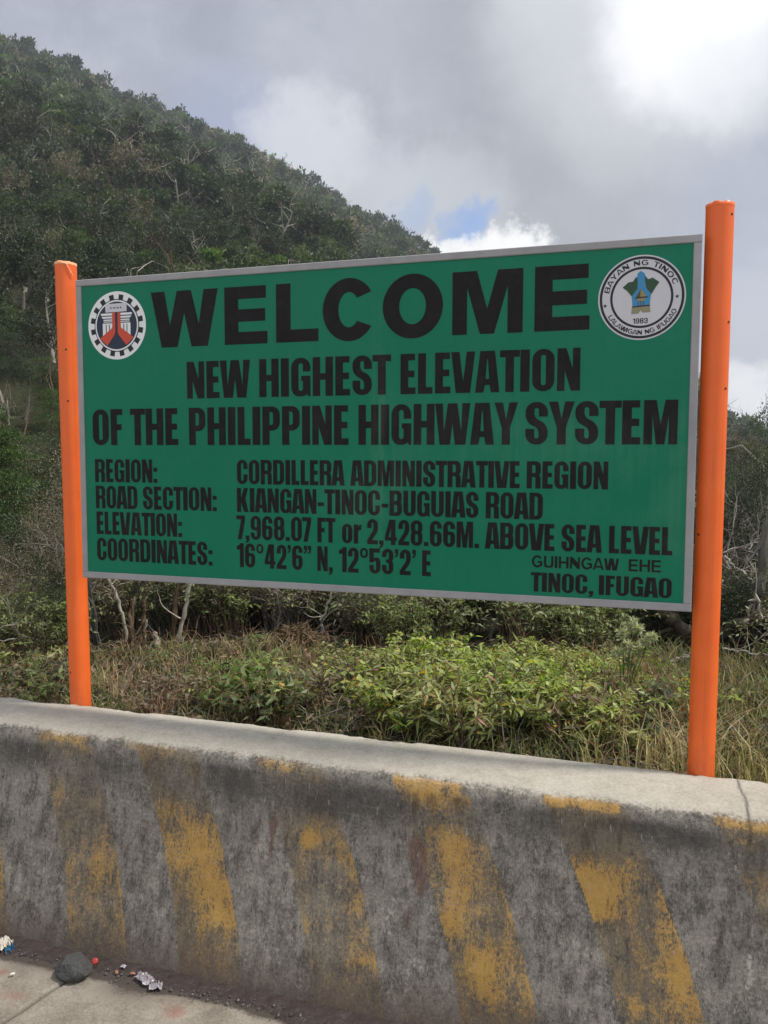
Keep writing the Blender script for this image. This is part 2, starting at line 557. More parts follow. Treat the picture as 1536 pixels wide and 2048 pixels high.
def orange_mat():
    mt, t, p, _ = mat('orange_enamel_paint')
    c = objco(t)
    n = t.noise(c, 9, 6, 0.6)
    f = t.noise(t.scale(c, (60, 60, 18)), 1.0, 6, 0.6)
    col = t.mix(n, (0.80, 0.118, 0.014), (0.94, 0.175, 0.026))
    ch = t.step(f, 0.70, 0.735)
    col = t.mix(t.m('MULTIPLY', ch, 0.75), col, (0.36, 0.065, 0.028))
    runs = t.noise(t.scale(c, (95, 95, 1.6)), 1.0, 5, 0.6)
    col = t.mix(t.m('MULTIPLY', t.step(runs, 0.56, 0.68), 0.30), col, (0.50, 0.105, 0.035))
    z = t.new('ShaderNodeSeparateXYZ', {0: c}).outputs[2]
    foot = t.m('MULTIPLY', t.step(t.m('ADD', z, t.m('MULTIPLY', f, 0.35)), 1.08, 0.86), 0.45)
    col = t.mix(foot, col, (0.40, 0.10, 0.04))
    t.put(p.inputs['Base Color'], col)
    t.put(p.inputs['Roughness'], t.m('MULTIPLY_ADD', n, 0.25, 0.30))
    p.inputs['Specular IOR Level'].default_value = 0.5
    bump(t, p, t.m('MULTIPLY_ADD', f, 0.5, t.m('MULTIPLY', n, 0.5)), 0.25, 0.004)
    return mt


M = {}
M['barrier'] = concrete_barrier_mat()
M['road'] = road_mat()
M['ground'] = ground_mat()
M['panel'] = panel_mat()
M['letters'] = letter_mat()
M['orange'] = orange_mat()
M['orange_pale'] = simple('faded_orange_rim', (0.88, 0.42, 0.22), 0.6, 0.4, 0, 0.25, 60, 0.003)
M['frame'] = simple('galvanised_angle', (0.33, 0.325, 0.335), 0.6, 0.4, 0.1, 0.30, 9, 0.002)
M['hole_dark'] = simple('bolt_hole_shade', (0.03, 0.028, 0.027), 0.7, 0.3)
M['white_vinyl'] = simple('white_vinyl', (0.80, 0.82, 0.82), 0.45, 0.4, 0, 0.06, 30)
M['grey_vinyl'] = simple('pale_grey_vinyl', (0.60, 0.60, 0.64), 0.45, 0.4, 0, 0.05, 30)
M['navy'] = simple('navy_vinyl', (0.018, 0.030, 0.060), 0.45, 0.4)
M['black_vinyl'] = simple('black_print', (0.014, 0.016, 0.018), 0.45, 0.4)
M['red_vinyl'] = simple('red_print', (0.60, 0.075, 0.035), 0.45, 0.4, 0, 0.05, 40)
M['seal_green'] = simple('seal_green_print', (0.025, 0.075, 0.035), 0.5, 0.4, 0, 0.5, 160)
M['seal_blue'] = simple('seal_blue_print', (0.045, 0.25, 0.48), 0.5, 0.4, 0, 0.12, 60)
M['seal_straw'] = simple('seal_straw_print', (0.33, 0.25, 0.10), 0.5, 0.4, 0, 0.12, 90)
M['seal_tan'] = simple('seal_tan_print', (0.27, 0.255, 0.15), 0.5, 0.4, 0, 0.15, 90)
M['seal_brown'] = simple('seal_brown_print', (0.10, 0.07, 0.03), 0.5, 0.4)
M['rock'] = simple('grey_stone', (0.075, 0.076, 0.075), 0.9, 0.2, 0, 0.5, 70, 0.012)
M['gutter'] = simple('wet_black_grit', (0.044, 0.031, 0.029), 0.5, 0.5, 0, 0.6, 45, 0.012)
M['pebble'] = simple('gutter_pebbles', (0.075, 0.062, 0.058), 0.45, 0.5, 0, 0.6, 25)
M['foil'] = simple('silvery_wrapper', (0.46, 0.43, 0.46), 0.42, 0.6, 0.35, 0.25, 60)
M['paper'] = simple('dirty_white_paper', (0.66, 0.62, 0.54), 0.8, 0.2, 0, 0.2, 60)
M['blue_plastic'] = simple('blue_plastic', (0.02, 0.13, 0.26), 0.35, 0.5, 0, 0.1, 30)
M['red_plastic'] = simple('red_plastic', (0.36, 0.035, 0.03), 0.4, 0.5, 0, 0.1, 30)
M['peel'] = simple('orange_peel', (0.27, 0.125, 0.075), 0.6, 0.4, 0, 0.25, 80, 0.002)

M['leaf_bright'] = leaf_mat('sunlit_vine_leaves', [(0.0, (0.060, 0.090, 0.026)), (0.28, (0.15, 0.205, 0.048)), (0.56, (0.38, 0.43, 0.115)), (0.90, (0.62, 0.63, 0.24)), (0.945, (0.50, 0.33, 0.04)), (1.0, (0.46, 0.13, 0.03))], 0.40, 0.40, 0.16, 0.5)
M['leaf_mid'] = leaf_mat('shrub_leaves', [(0.0, (0.046, 0.074, 0.022)), (0.5, (0.135, 0.185, 0.056)), (1.0, (0.30, 0.36, 0.125))], 0.32, 0.45, 0.25, 0.45)
M['leaf_dark'] = leaf_mat('dark_forest_leaves', [(0.0, (0.012, 0.021, 0.011)), (0.5, (0.036, 0.054, 0.025)), (1.0, (0.088, 0.118, 0.050))], 0.24, 0.55, 0.32)
M['leaf_olive'] = leaf_mat('olive_forest_leaves', [(0.0, (0.024, 0.032, 0.018)), (0.5, (0.056, 0.070, 0.037)), (1.0, (0.125, 0.140, 0.074))], 0.24, 0.55, 0.32)
M['leaf_grey'] = leaf_mat('grey_brown_twigs_and_leaves', [(0.0, (0.070, 0.058, 0.036)), (0.5, (0.155, 0.128, 0.082)), (1.0, (0.31, 0.265, 0.185))], 0.18, 0.65, 0.25)
M['leaf_fern'] = leaf_mat('feathery_conifer_leaves', [(0.0, (0.026, 0.048, 0.016)), (0.5, (0.066, 0.108, 0.032)), (1.0, (0.14, 0.20, 0.060))], 0.28, 0.5, 0.2)
M['grass'] = leaf_mat('dry_and_green_grass', [(0.0, (0.085, 0.115, 0.034)), (0.35, (0.17, 0.19, 0.066)), (0.6, (0.32, 0.26, 0.12)), (1.0, (0.56, 0.46, 0.28))], 0.3, 0.6, 0.1)
M['litter'] = leaf_mat('fallen_dead_leaves', [(0.0, (0.075, 0.048, 0.030)), (0.6, (0.19, 0.125, 0.075)), (1.0, (0.36, 0.26, 0.16))], 0.1, 0.8, 0.1)
M['flower'] = leaf_mat('cream_flower_heads', [(0.0, (0.30, 0.31, 0.19)), (1.0, (0.62, 0.62, 0.45))], 0.25, 0.6, 0.05)
M['bark_dark'] = bark_mat('mossy_dark_bark', (0.028, 0.022, 0.016), (0.095, 0.078, 0.055), 26)
M['bark_pale'] = bark_mat('bleached_bark', (0.20, 0.175, 0.135), (0.56, 0.52, 0.44), 34)
M['bark_grey'] = bark_mat('grey_bark', (0.07, 0.064, 0.054), (0.24, 0.225, 0.195), 28)
M['bark_brown'] = bark_mat('brown_mossy_bark', (0.055, 0.036, 0.023), (0.18, 0.125, 0.08), 24)
M['stem_red'] = bark_mat('reddish_stems', (0.16, 0.085, 0.05), (0.36, 0.22, 0.14), 40)

# ------------------------------------------------------------------ road and ground
WALL_Y0, WALL_TOP, WALL_BACK = 2.375, 0.759, 2.876


def axis_coords(*parts):
    out = []
    for a, b, st in parts:
        out.append(np.arange(a, b, st))
    out.append([parts[-1][1]])
    return np.concatenate(out)


def grid_faces(nx, ny):
    i = np.arange(nx - 1)[:, None] * ny
    j = np.arange(ny - 1)[None, :]
    return np.stack([i + j, i + ny + j, i + ny + j + 1, i + j + 1], -1).reshape(-1, 4)


def on_z(px, py, z):
    d = ray(px, py)
    k = (z - EYE) / d.z
    return Vector((d.x * k, d.y * k, z))


def on_y(px, py, y):
    d = ray(px, py)
    k = y / d.y
    return Vector((d.x * k, y, EYE + d.z * k))


def seg_dist(x, y, pts):
    best = np.full(np.shape(x), 1e9)
    for (ax, ay), (bx, by) in zip(pts[:-1], pts[1:]):
        dx, dy = bx - ax, by - ay
        t = np.clip(((x - ax) * dx + (y - ay) * dy) / (dx * dx + dy * dy + 1e-12), 0, 1)
        best = np.minimum(best, np.hypot(x - ax - t * dx, y - ay - t * dy))
    return best


def build_road():
    xs = axis_coords((-400, -20, 20), (-20, -3.6, 0.8), (-3.6, -0.6, 0.008), (-0.6, 4, 0.1), (4, 20, 0.8), (20, 400, 20))
    ys = axis_coords((-400, -20, 20), (-20, 1.4, 0.6), (1.4, 2.43, 0.008))
    X, Y = np.meshgrid(xs, ys, indexing='ij')
    near = (np.abs(X) < 25) & (Y > -25)
    Z = np.where(near, 0.010 * (fbm(X, Y, 3, 3, 1.3) - 0.5), 0.0)
    crack = [tuple(on_z(px, py, 0).xy) for px, py in ((190, 1925), (165, 1945), (125, 1968), (98, 1985), (62, 2010), (22, 2036), (-60, 2085))]
    wob = 0.012 * (fbm(X, Y, 8, 4, 14) - 0.5)
    dcr = seg_dist(X + wob, Y + wob, crack)
    Z = Z - 0.012 * np.exp(-(dcr / 0.006) ** 2)
    b = MB()
    b.add(np.stack([X, Y, Z], -1), grid_faces(len(xs), len(ys)))
    o = b.obj('road', M['road'], smooth=True)
    edge = 2.275 + 0.07 * (fbm(X, Y, 5, 4, 5) - 0.5)
    dirt = 0.95 * sstep(Y, edge - 0.035, edge + 0.03) + 0.18 * fbm(X, Y, 9, 4, 2.2)
    for px, py, r, a in ((250, 1960, .10, .45), (300, 1975, .09, .45), (60, 1915, .10, .5), (520, 2030, .05, .3), (120, 1935, .05, .4)):
        c = on_z(px, py, 0)
        dirt = dirt + a * np.exp(-((X - c.x) ** 2 + (Y - c.y) ** 2) / r ** 2)
    red = np.zeros_like(X)
    for px, py, r, a in ((350, 2022, .045, .8), (20, 1985, .05, .6), (5, 1945, .02, 1.0), (50, 1930, .05, .5), (180, 1950, .03, .4), (40, 1995, .03, .5), (320, 2010, .03, .3)):
        c = on_z(px, py, 0)
        red = red + a * np.exp(-((X - c.x) ** 2 + (Y - c.y) ** 2) / r ** 2)
    float_attr(o.data, 'dirt', dirt)
    float_attr(o.data, 'red', red)
    float_attr(o.data, 'crack', np.exp(-(dcr / 0.0055) ** 2))
    tag(o, kind='structure')
    return o


def build_barrier():
    prof = []
    for t in np.linspace(0, 1, 40):
        prof.append((WALL_BACK - t * 0.262, WALL_TOP - 0.004 * (1 - t) + 0.004 * math.sin(t * 3.1), 1.0))
    y1, y2 = WALL_BACK - 0.262, 2.557
    for t in np.linspace(0.1, 1, 12):                       # worn nose
        a = t * math.radians(76)
        prof.append((y1 - (y1 - y2) * math.sin(a) / math.sin(math.radians(76)), WALL_TOP - 0.050 * (1 - math.cos(a)) / (1 - math.cos(math.radians(76))), 1.0 - t))
    z0 = prof[-1][1]
    for t in np.linspace(0.008, 1, 135):
        z = z0 * (1 - t)
        prof.append((y2 - (y2 - WALL_Y0) * t - 0.016 * math.sin(t * math.pi) * -0.6, z, 0.0))
    prof.append((WALL_Y0 - 0.002, -0.06, 0.0))
    prof = [(WALL_BACK + 0.02, 0.2, 0.5), (WALL_BACK + 0.006, 0.6, 0.6)] + prof
    P = np.array(prof)
    xs = axis_coords((-14, -3.2, 0.2), (-3.2, 0.9, 0.006), (0.9, 10, 0.2))
    X = np.repeat(xs[:, None], len(P), 1)
    Y = np.repeat(P[None, :, 0], len(xs), 0)
    Z = np.repeat(P[None, :, 1], len(xs), 0)
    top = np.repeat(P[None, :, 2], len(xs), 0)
    # cast unevenness and a chipped back edge
    S = np.cumsum(np.r_[0, np.hypot(np.diff(P[:, 0]), np.diff(P[:, 1]))])[None, :] + 0 * X
    n = fbm(X, S, 1, 5, 7)
    Yd = Y + np.where(Z < 0.74, 0.010 * (n - 0.5) + 0.014 * (fbm(X, S, 2, 3, 1.6) - 0.5), 0)
    Zd = Z + np.where(top > 0.3, 0.004 * (fbm(X, S, 4, 5, 9) - 0.5) + 0.006 * (fbm(X, S, 6, 3, 1.2) - 0.5), 0)
    chip = fbm(X[:, 0], 0 * X[:, 0], 12, 5, 6)[:, None]
    back = sstep(Y, WALL_BACK - 0.04, WALL_BACK)
    Zd = Zd - back * 0.010 * np.clip(chip - 0.5, 0, 1) * 4
    b = MB()
    b.add(np.stack([X, Yd, Zd], -1), grid_faces(len(xs), len(P))[:, ::-1])
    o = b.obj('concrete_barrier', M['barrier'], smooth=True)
    # painted chevron stripes, worn
    edges = (-3.83, -3.32, -2.80, -2.262, -1.795, -1.285, -0.772, -0.262, 0.254, 0.765, 1.27)
    wobx = 0.010 * (fbm(X, Z, 21, 4, 9) - 0.5)
    stripe = np.zeros_like(X)
    slant = 0.40 * (0.755 - Z) + 0.03 * np.sin(np.clip((0.755 - Z) / 0.75, 0, 1) * math.pi)
    keepf = dict(zip(edges, (.7, .8, .8, .66, 1.0, .72, 1.0, .95, .9, .8, .9)))
    for e in edges:
        xl = e + slant + wobx
        stripe = np.maximum(stripe, keepf[e] * sstep(X, xl - 0.004, xl + 0.004) * (1 - sstep(X, xl + 0.246, xl + 0.254)))
    low = fbm(X, Z, 22, 4, 4.5)
    worn = 1 - 0.42 * sstep(fbm(X, Z, 35, 4, 3.2), .50, .68) - 0.22 * np.exp(-((Z - 0.64) / 0.05) ** 2)
    stripe = stripe * np.clip(worn, 0, 1)
    yel = 0.33 + 0.62 * (low - 0.5)

    def blobs(f, lst):
        for bx, bz, rx, rz, a in lst:
            f = f + a * np.exp(-((X - bx) / rx) ** 2 - ((Z - bz) / rz) ** 2)
        return f

    yel = blobs(yel, [(-1.48, .415, .075, .07, .42), (-1.41, .293, .065, .07, .44), (-1.36, .215, .06, .05, .38), (-1.60, .56, .06, .07, .22), (-1.56, .67, .05, .015, .2),
                      (-1.86, .31, .06, .12, .26), (-1.75, .226, .03, .07, .40), (-1.90, .29, .03, .08, .2), (-2.25, .32, .06, .12, .18),
                      (-1.057, .506, .04, .035, .5), (-.883, .403, .05, .08, .30), (-.858, .33, .035, .05, .38), (-1.059, .236, .06, .03, .25), (-.85, .20, .06, .05, .40),
                      (-.64, .70, .12, .06, .58), (-.60, .62, .08, .06, .36), (-.527, .546, .065, .10, .42), (-.50, .40, .06, .10, .42), (-.54, .305, .05, .05, .42), (-.433, .221, .055, .055, .55), (-.405, .147, .05, .05, .5),
                      (-.086, .52, .10, .06, .62), (-.069, .437, .07, .05, .55), (.024, .593, .03, .05, .3), (.123, .412, .05, .08, .32), (.16, .283, .035, .06, .48), (.03, .18, .06, .04, .25),
                      (.33, .675, .07, .025, .48), (.41, .59, .07, .05, .40), (.36, .62, .05, .03, .25),
                      (-.70, .42, .035, .16, -.35), (-.67, .52, .03, .08, -.2), (-.02, .32, .05, .1, -.2)])
    for e in edges:
        for off, amp in ((0.003, .16), (0.246, .34)):
            yel = yel + amp * np.exp(-((X - (e + slant + wobx) - off) / .0055) ** 2) * sstep(fbm(X, Z, 33, 3, 7), .42, .6)
    yel = yel - 0.20 * np.exp(-((Z - 0.63) / 0.05) ** 2)
    nose = sstep(Z, 0.708, 0.728)
    nose_on = np.zeros_like(X)
    for a, c, k in ((-2.237, -2.014, .52), (-1.843, -1.62, .36), (-1.288, -1.09, .5), (-.769, -.53, .62), (-.259, -.013, .75), (.254, .50, .62), (-3.3, -3.05, .4), (.77, 1.0, .5)):
        nose_on = np.maximum(nose_on, k * sstep(X, a - .006, a + .006) * (1 - sstep(X, c - .006, c + .006)))
    topcut = 1 - sstep(Z + 0.012 * (fbm(X, Z, 31, 3, 30) - .5), 0.746, 0.752)
    yel = (yel * np.minimum(stripe * 1.45, 1) * (1 - nose) + (nose_on + 0.1 * (low - .5)) * nose * topcut) * np.where(top > 0.85, 0, 1)
    drip = fbm(X, 0 * X, 25, 4, 9)
    dark = 0.16 + 0.36 * (fbm(X, Z, 24, 5, 5) - 0.5) + 0.27 * sstep(Z, 0.56 - 0.35 * np.clip(drip - 0.42, 0, 1), 0.66) * (1 - sstep(Z, 0.690, 0.722)) * (0.45 + 1.1 * fbm(X, 0 * X + 3, 28, 3, 3))
    dark = blobs(dark, [(-2.27, .655, .13, .05, .26), (-1.87, .66, .10, .03, .22), (-1.43, .715, .08, .04, .3), (-1.36, .65, .11, .06, .28), (-1.00, .63, .12, .06, .25), (-.83, .65, .10, .07, .2),
                        (-.28, .66, .09, .06, .2), (.10, .69, .16, .03, .34), (.19, .66, .10, .03, .2), (-1.38, .52, .03, .09, .3), (-.72, .22, .05, .04, .3), (-1.62, .47, .06, .02, .25),
                        (-2.02, .50, .05, .1, .2), (.35, .47, .05, .12, .25), (-1.9, .60, .10, .04, .25), (-1.3, .43, .02, .1, .2)])
    white = 0.10 + 0.25 * (fbm(X, Z, 26, 4, 6) - 0.5)
    white = blobs(white, [(-.288, .505, .06, .05, .34), (-1.043, .085, .03, .07, .38), (-1.02, .043, .05, .03, .3), (-.742, .317, .05, .09, .36), (-.69, .103, .09, .06, .36), (-.664, .196, .05, .06, .28),
                          (.36, .357, .012, .11, .55), (-2.131, .29, .006, .12, .55), (-2.15, .62, .006, .08, .4), (-1.46, .156, .008, .06, .6), (-1.2, .135, .06, .05, .25), (-1.553, .124, .04, .03, .3), (-.93, .52, .04, .1, .22), (-1.22, .60, .03, .04, .25)])
    rust = blobs(0.05 + 0.2 * (fbm(X, Z, 27, 3, 2) - 0.5), [(-.671, .526, .035, .06, .9), (-.647, .438, .03, .07, .8), (-.686, .311, .03, .04, .6), (-1.196, .536, .02, .03, .9), (-1.198, .47, .012, .06, .9),
                                                            (-1.95, .35, .1, .15, .35), (-2.05, .5, .06, .08, .25), (-.6, .1, .3, .06, .3), (-.60, .02, .2, .05, .4)])
    # edges of the stripes kept a thin line of paint
    base = sstep(Z, 0.17, 0.0)
    crack = [tuple(on_z(px, py, WALL_TOP).xy) for px, py in ((1476, 1553), (1479, 1577), (1487, 1590), (1494, 1612), (1496, 1625), (1502, 1637), (1503, 1648), (1496, 1656))]
    dcr = seg_dist(X + 0.004 * (fbm(X, S, 41, 3, 60) - .5), Y, crack)
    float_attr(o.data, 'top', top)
    float_attr(o.data, 'stripe', stripe * (top < 0.85))
    float_attr(o.data, 'yel', yel)
    float_attr(o.data, 'dark', dark * (top < 0.5))
    float_attr(o.data, 'white', white)
    float_attr(o.data, 'rust', rust * (top < 0.5))
    float_attr(o.data, 'base', base)
    float_attr(o.data, 'crack', np.exp(-(dcr / 0.0042) ** 2) * (Z > 0.68))
    tag(o, 'low weathered concrete road barrier with flaking yellow slanted stripes', 'barrier')
    return o


build_road()
build_barrier()

# ridge of the hill: horizontal angle (right of the view axis) and elevation, read along the skyline
RIDGE_PX = [(-900, -250), (-500, -120), (-150, 30), (0, 92), (130, 138), (250, 200), (380, 252), (500, 302), (600, 362), (700, 417), (800, 470), (870, 520), (1000, 590), (1150, 680), (1300, 770), (1420, 838), (1536, 872), (1700, 882), (2100, 850), (2600, 820)]
RA = np.array([YAW + math.atan((x - 768) / FPX) for x, _ in RIDGE_PX])
RE = np.array([(909 - y) / FPX * math.cos(math.atan((x - 768) / FPX)) for x, y in RIDGE_PX])
RD = np.interp(RA, [-1.2, -0.75, -0.3, 0.0, 0.12, 0.4, 0.9], [170, 185, 205, 240, 300, 340, 300])


def terrain(x, y):
    x = np.asarray(x, float)
    y = np.asarray(y, float)
    az = np.arctan2(x, y)
    d = np.hypot(x, y)
    e = np.interp(az, RA, RE)
    R = np.interp(az, RA, RD)
    Hr = EYE + R * e - 6.2
    d0 = 14.0
    t = np.clip((d - d0) / (R - d0), 0, None)
    up = np.where(t <= 1, t ** 1.12, 1 - 0.55 * (t - 1))
    z = 0.66 + (Hr - 0.66) * up
    lump = (fbm(x, y, 51, 4, 0.03) - 0.5) * np.clip((d - 20) / 60, 0, 1) * np.clip(1.15 - t, 0, 1) * 12
    near = (fbm(x, y, 52, 4, 0.6) - 0.5) * 0.16 * sstep(d, 3.0, 4.5) - 0.30 * sstep(d, 3.2, 8.0) * (1 - sstep(d, 9, 18))
    return np.maximum(z + lump + near, -30.0)


def terrain1(x, y):
    return float(terrain(np.array([x]), np.array([y]))[0])


def build_terrain():
    az = np.radians(np.linspace(-84, 84, 260))
    ds = np.concatenate([np.linspace(0, 6, 60), np.geomspace(6.2, 700, 170)])
    A, Dd = np.meshgrid(az, ds, indexing='ij')
    D0 = 2.862 / np.cos(A)
    Dd = D0 + Dd
    X, Y = np.sin(A) * Dd, np.cos(A) * Dd
    Z = terrain(X, Y)
    b = MB()
    b.add(np.stack([X, Y, Z], -1), grid_faces(len(az), len(ds)))
    o = b.obj('hillside_ground', M['ground'], smooth=True)
    tag(o, kind='structure')


build_terrain()

# ------------------------------------------------------------------ lettering
S_, B_ = 0.205, 0.165


def arc_contour(c, n=7):
    """polygon with optional corner radius per vertex -> points"""
    out = []
    L = len(c)
    for i, v in enumerate(c):
        p = Vector((v[0], v[1]))
        r = v[2] if len(v) > 2 else 0
        if r <= 1e-5:
            out.append((p.x, p.y))
            continue
        a = Vector(c[i - 1][:2]) - p
        b = Vector(c[(i + 1) % L][:2]) - p
        ra = min(r, a.length * (0.499 if len(c[i - 1]) > 2 else 1))
        rb = min(r, b.length * (0.499 if len(c[(i + 1) % L]) > 2 else 1))
        P0, P3 = p + a.normalized() * ra, p + b.normalized() * rb
        P1, P2 = P0.lerp(p, 0.56), P3.lerp(p, 0.56)
        for k in range(n + 1):
            t = k / n
            q = (1 - t) ** 3 * P0 + 3 * (1 - t) ** 2 * t * P1 + 3 * (1 - t) * t * t * P2 + t ** 3 * P3
            out.append((q.x, q.y))
    res = []
    for q in out:
        if not res or math.hypot(q[0] - res[-1][0], q[1] - res[-1][1]) > 1e-5:
            res.append(q)
    if math.hypot(res[0][0] - res[-1][0], res[0][1] - res[-1][1]) < 1e-5:
        res.pop()
    return res


def ell(cx, cy, rx, ry, a0=0, a1=360, n=40):
    full = a1 - a0 >= 360
    return [(cx + rx * math.cos(math.radians(a0 + (a1 - a0) * k / n)), cy + ry * math.sin(math.radians(a0 + (a1 - a0) * k / n))) for k in range(n + (0 if full else 1))]


def glyph(ch, st='impact'):
    """-> (width, [ [outer, hole, ...], ... ]) with cap height 1"""
    if st == 'impact':
        s, b, k = S_, B_, 1.0
        W = dict(A=.60, B=.535, C=.525, D=.535, E=.395, F=.38, G=.53, H=.55, I=.225, K=.57, L=.375, M=.71, N=.535, O=.525, P=.50, R=.54, S=.51, T=.48, U=.53, V=.60, W=.90, Y=.58)
        W.update({'0': .525, '1': .36, '2': .49, '3': .51, '4': .55, '5': .51, '6': .52, '7': .44, '8': .53, '9': .52, ',': .20, '.': .20, ':': .20, '-': .29, "'": .16, '"': .36, 'o': .49, 'r': .36, '*': .36})
    elif st == 'wide':       # heavy grotesque
        s, b = 0.275, 0.215
        W = dict(W=1.369, E=.842, L=.79, C=.945, O=1.025, M=1.134)
    else:                    # medium grotesque
        s, b = 0.21, 0.165
        W = dict(A=.98, B=.85, C=.92, D=.88, E=.78, F=.72, G=.98, H=.88, I=.24, K=.9, L=.70, M=1.05, N=.88, O=1.0, P=.8, R=.88, S=.84, T=.82, U=.86, V=.92, W=1.28, Y=.92)
        W.update({'1': .42, '9': .72, '8': .72, '3': .72})
    w = W[ch]
    R = min(w / 2 * 0.98, 0.265)
    q = max((w - 2 * s) / 2 * 0.98, 0.01)
    hb = b * 0.86
    round_ = st != 'impact'
    if ch in 'O0' and not round_:
        return w, [[[(0, 0, R), (w, 0, R), (w, 1, R), (0, 1, R)], [(s, hb, q), (w - s, hb, q), (w - s, 1 - hb, q), (s, 1 - hb, q)]]]
    if ch == 'O':
        return w, [[ell(w / 2, .5, w / 2, .525), ell(w / 2, .5, w / 2 - s * 1.04, .525 - b * 1.08)]]
    if ch == 'C' and round_:
        o = ell(w / 2, .5, w / 2, .525, 33, 327)
        i = ell(w / 2, .5, w / 2 - s * 1.04, .525 - b * 1.08, 40, 320)
        return w, [[o + i[::-1]]]
    if ch == 'G' and round_:
        o = ell(w / 2, .5, w / 2, .525, 33, 315)
        i = ell(w / 2, .5, w / 2 - s, .525 - b * 1.05, 40, 300)
        return w, [[o + [(w - .02, .10), (w - .02, .54), (w * .52, .54), (w * .52, .39), (w - s - .02, .39), (w - s - .02, .23)] + i[::-1]]]
    if ch == 'A':
        t = .20 if not round_ else .37
        x0, x1 = t * w, (1 - t) * w
        g = s * 1.02
        return w, [[[(0, 0), (g, 0), (g + .035, .18), (w - g - .035, .18), (w - g, 0), (w, 0), (x1, 1), (x0, 1)],
                    [(w / 2 - (w / 2 - g - .045) * .93, .325), (w / 2 + (w / 2 - g - .045) * .93, .325), (w / 2 + .01, .80), (w / 2 - .01, .80)]]]
    if ch == 'B':
        return w, [[[(0, 0), (w, 0, .2), (w, .5, .10), (w - .05, .53), (w - .01, .57, .08), (w - .01, 1, .2), (0, 1)],
                    [(s, hb), (w - s, hb, .06), (w - s, .44, .06), (s, .44)], [(s, .59), (w - s, .59, .06), (w - s, 1 - hb, .06), (s, 1 - hb)]]]
    if ch == 'C':
        return w, [[[(w, .62), (w, 1, R), (0, 1, R), (0, 0, R), (w, 0, R), (w, .405), (w - s, .405), (w - s, hb, q), (s, hb, q), (s, 1 - hb, q), (w - s, 1 - hb, q), (w - s, .62)]]]
    if ch == 'D':
        return w, [[[(0, 0), (w, 0, .24), (w, 1, .24), (0, 1)], [(s, hb), (w - s, hb, .08), (w - s, 1 - hb, .08), (s, 1 - hb)]]]
    if ch == 'E':
        a = .03 if not round_ else w * .05
        return w, [[[(0, 0), (w, 0), (w, b), (s, b), (s, .5 - b / 2), (w - a, .5 - b / 2), (w - a, .5 + b / 2), (s, .5 + b / 2), (s, 1 - b), (w - a * .6, 1 - b), (w - a * .6, 1), (0, 1)]]]
    if ch == 'F':
        return w, [[[(0, 0), (s, 0), (s, .5 - b / 2), (w - .03, .5 - b / 2), (w - .03, .5 + b / 2), (s, .5 + b / 2), (s, 1 - b), (w, 1 - b), (w, 1), (0, 1)]]]
    if ch == 'G':
        return w, [[[(w, .64), (w, 1, R), (0, 1, R), (0, 0, R), (w - .12, 0, .14), (w - .085, .07), (w - .075, 0), (w, 0), (w, .53), (w / 2 + .01, .53), (w / 2 + .01, .40), (w - s, .40),
                     (w - s, hb, q), (s, hb, q), (s, 1 - hb, q), (w - s, 1 - hb, q), (w - s, .64)]]]
    if ch == 'H':
        return w, [[[(0, 0), (s, 0), (s, .5 - b / 2), (w - s, .5 - b / 2), (w - s, 0), (w, 0), (w, 1), (w - s, 1), (w - s, .5 + b / 2), (s, .5 + b / 2), (s, 1), (0, 1)]]]
    if ch == 'I':
        return w, [[[(0, 0), (w, 0), (w, 1), (0, 1)]]]
    if ch == 'K':
        return w, [[[(0, 0), (s, 0), (s, .40), (w - s - .02, 0), (w, 0), (w * .73, .54), (w - .02, 1), (w - s - .02, 1), (s, .60), (s, 1), (0, 1)]]]
    if ch == 'L':
        return w, [[[(0, 0), (w, 0), (w, b), (s, b), (s, 1), (0, 1)]]]
    if ch == 'M':
        if st == 'impact':
            return w, [[[(0, 0), (s * .9, 0), (s * .9, .64), (w / 2 - .09, 0), (w / 2 + .09, 0), (w - s * .9, .64), (w - s * .9, 0), (w, 0), (w, 1), (w - s * 1.28, 1), (w / 2, .46), (s * 1.28, 1), (0, 1)]]]
        v = .115
        return w, [[[(0, 0), (s * .88, 0), (s * .88, .74), (w / 2 - v, 0), (w / 2 + v, 0), (w - s * .88, .74), (w - s * .88, 0), (w, 0), (w, 1), (w - s * 1.45, 1), (w / 2, .40), (s * 1.45, 1), (0, 1)]]]
    if ch == 'N':
        g = s * .86
        return w, [[[(0, 0), (g, 0), (g, .47), (w - s * 1.02, 0), (w, 0), (w, 1), (w - g, 1), (w - g, .53), (s * 1.02, 1), (0, 1)]]]
    if ch == 'P':
        return w, [[[(0, 0), (s, 0), (s, .37), (w, .37, .22), (w, 1, .22), (0, 1)], [(s, .52), (w - s * .95, .52, .06), (w - s * .95, 1 - hb, .06), (s, 1 - hb)]]]
    if ch == 'R':
        return w, [[[(0, 0), (s, 0), (s, .42), (w - s, .42, .05), (w - s, 0), (w, 0), (w, .44, .10), (w - .07, .50), (w, .55, .08), (w, 1, .2), (0, 1)], [(s, .565), (w - s, .565, .05), (w - s, 1 - hb, .05), (s, 1 - hb)]]]
    if ch == 'S':
        return w, [[[(w, .655), (w, 1, R), (0, 1, R), (0, .53, .17), (w - s, .37, .10), (w - s, hb, q), (s, hb, q), (s, .37), (0, .37), (0, 0, R), (w, 0, R), (w, .47, .17), (s, .63, .10), (s, 1 - hb, q), (w - s, 1 - hb, q), (w - s, .655)]]]
    if ch == 'T':
        return w, [[[(w / 2 - s / 2, 0), (w / 2 + s / 2, 0), (w / 2 + s / 2, 1 - b), (w, 1 - b), (w, 1), (0, 1), (0, 1 - b), (w / 2 - s / 2, 1 - b)]]]
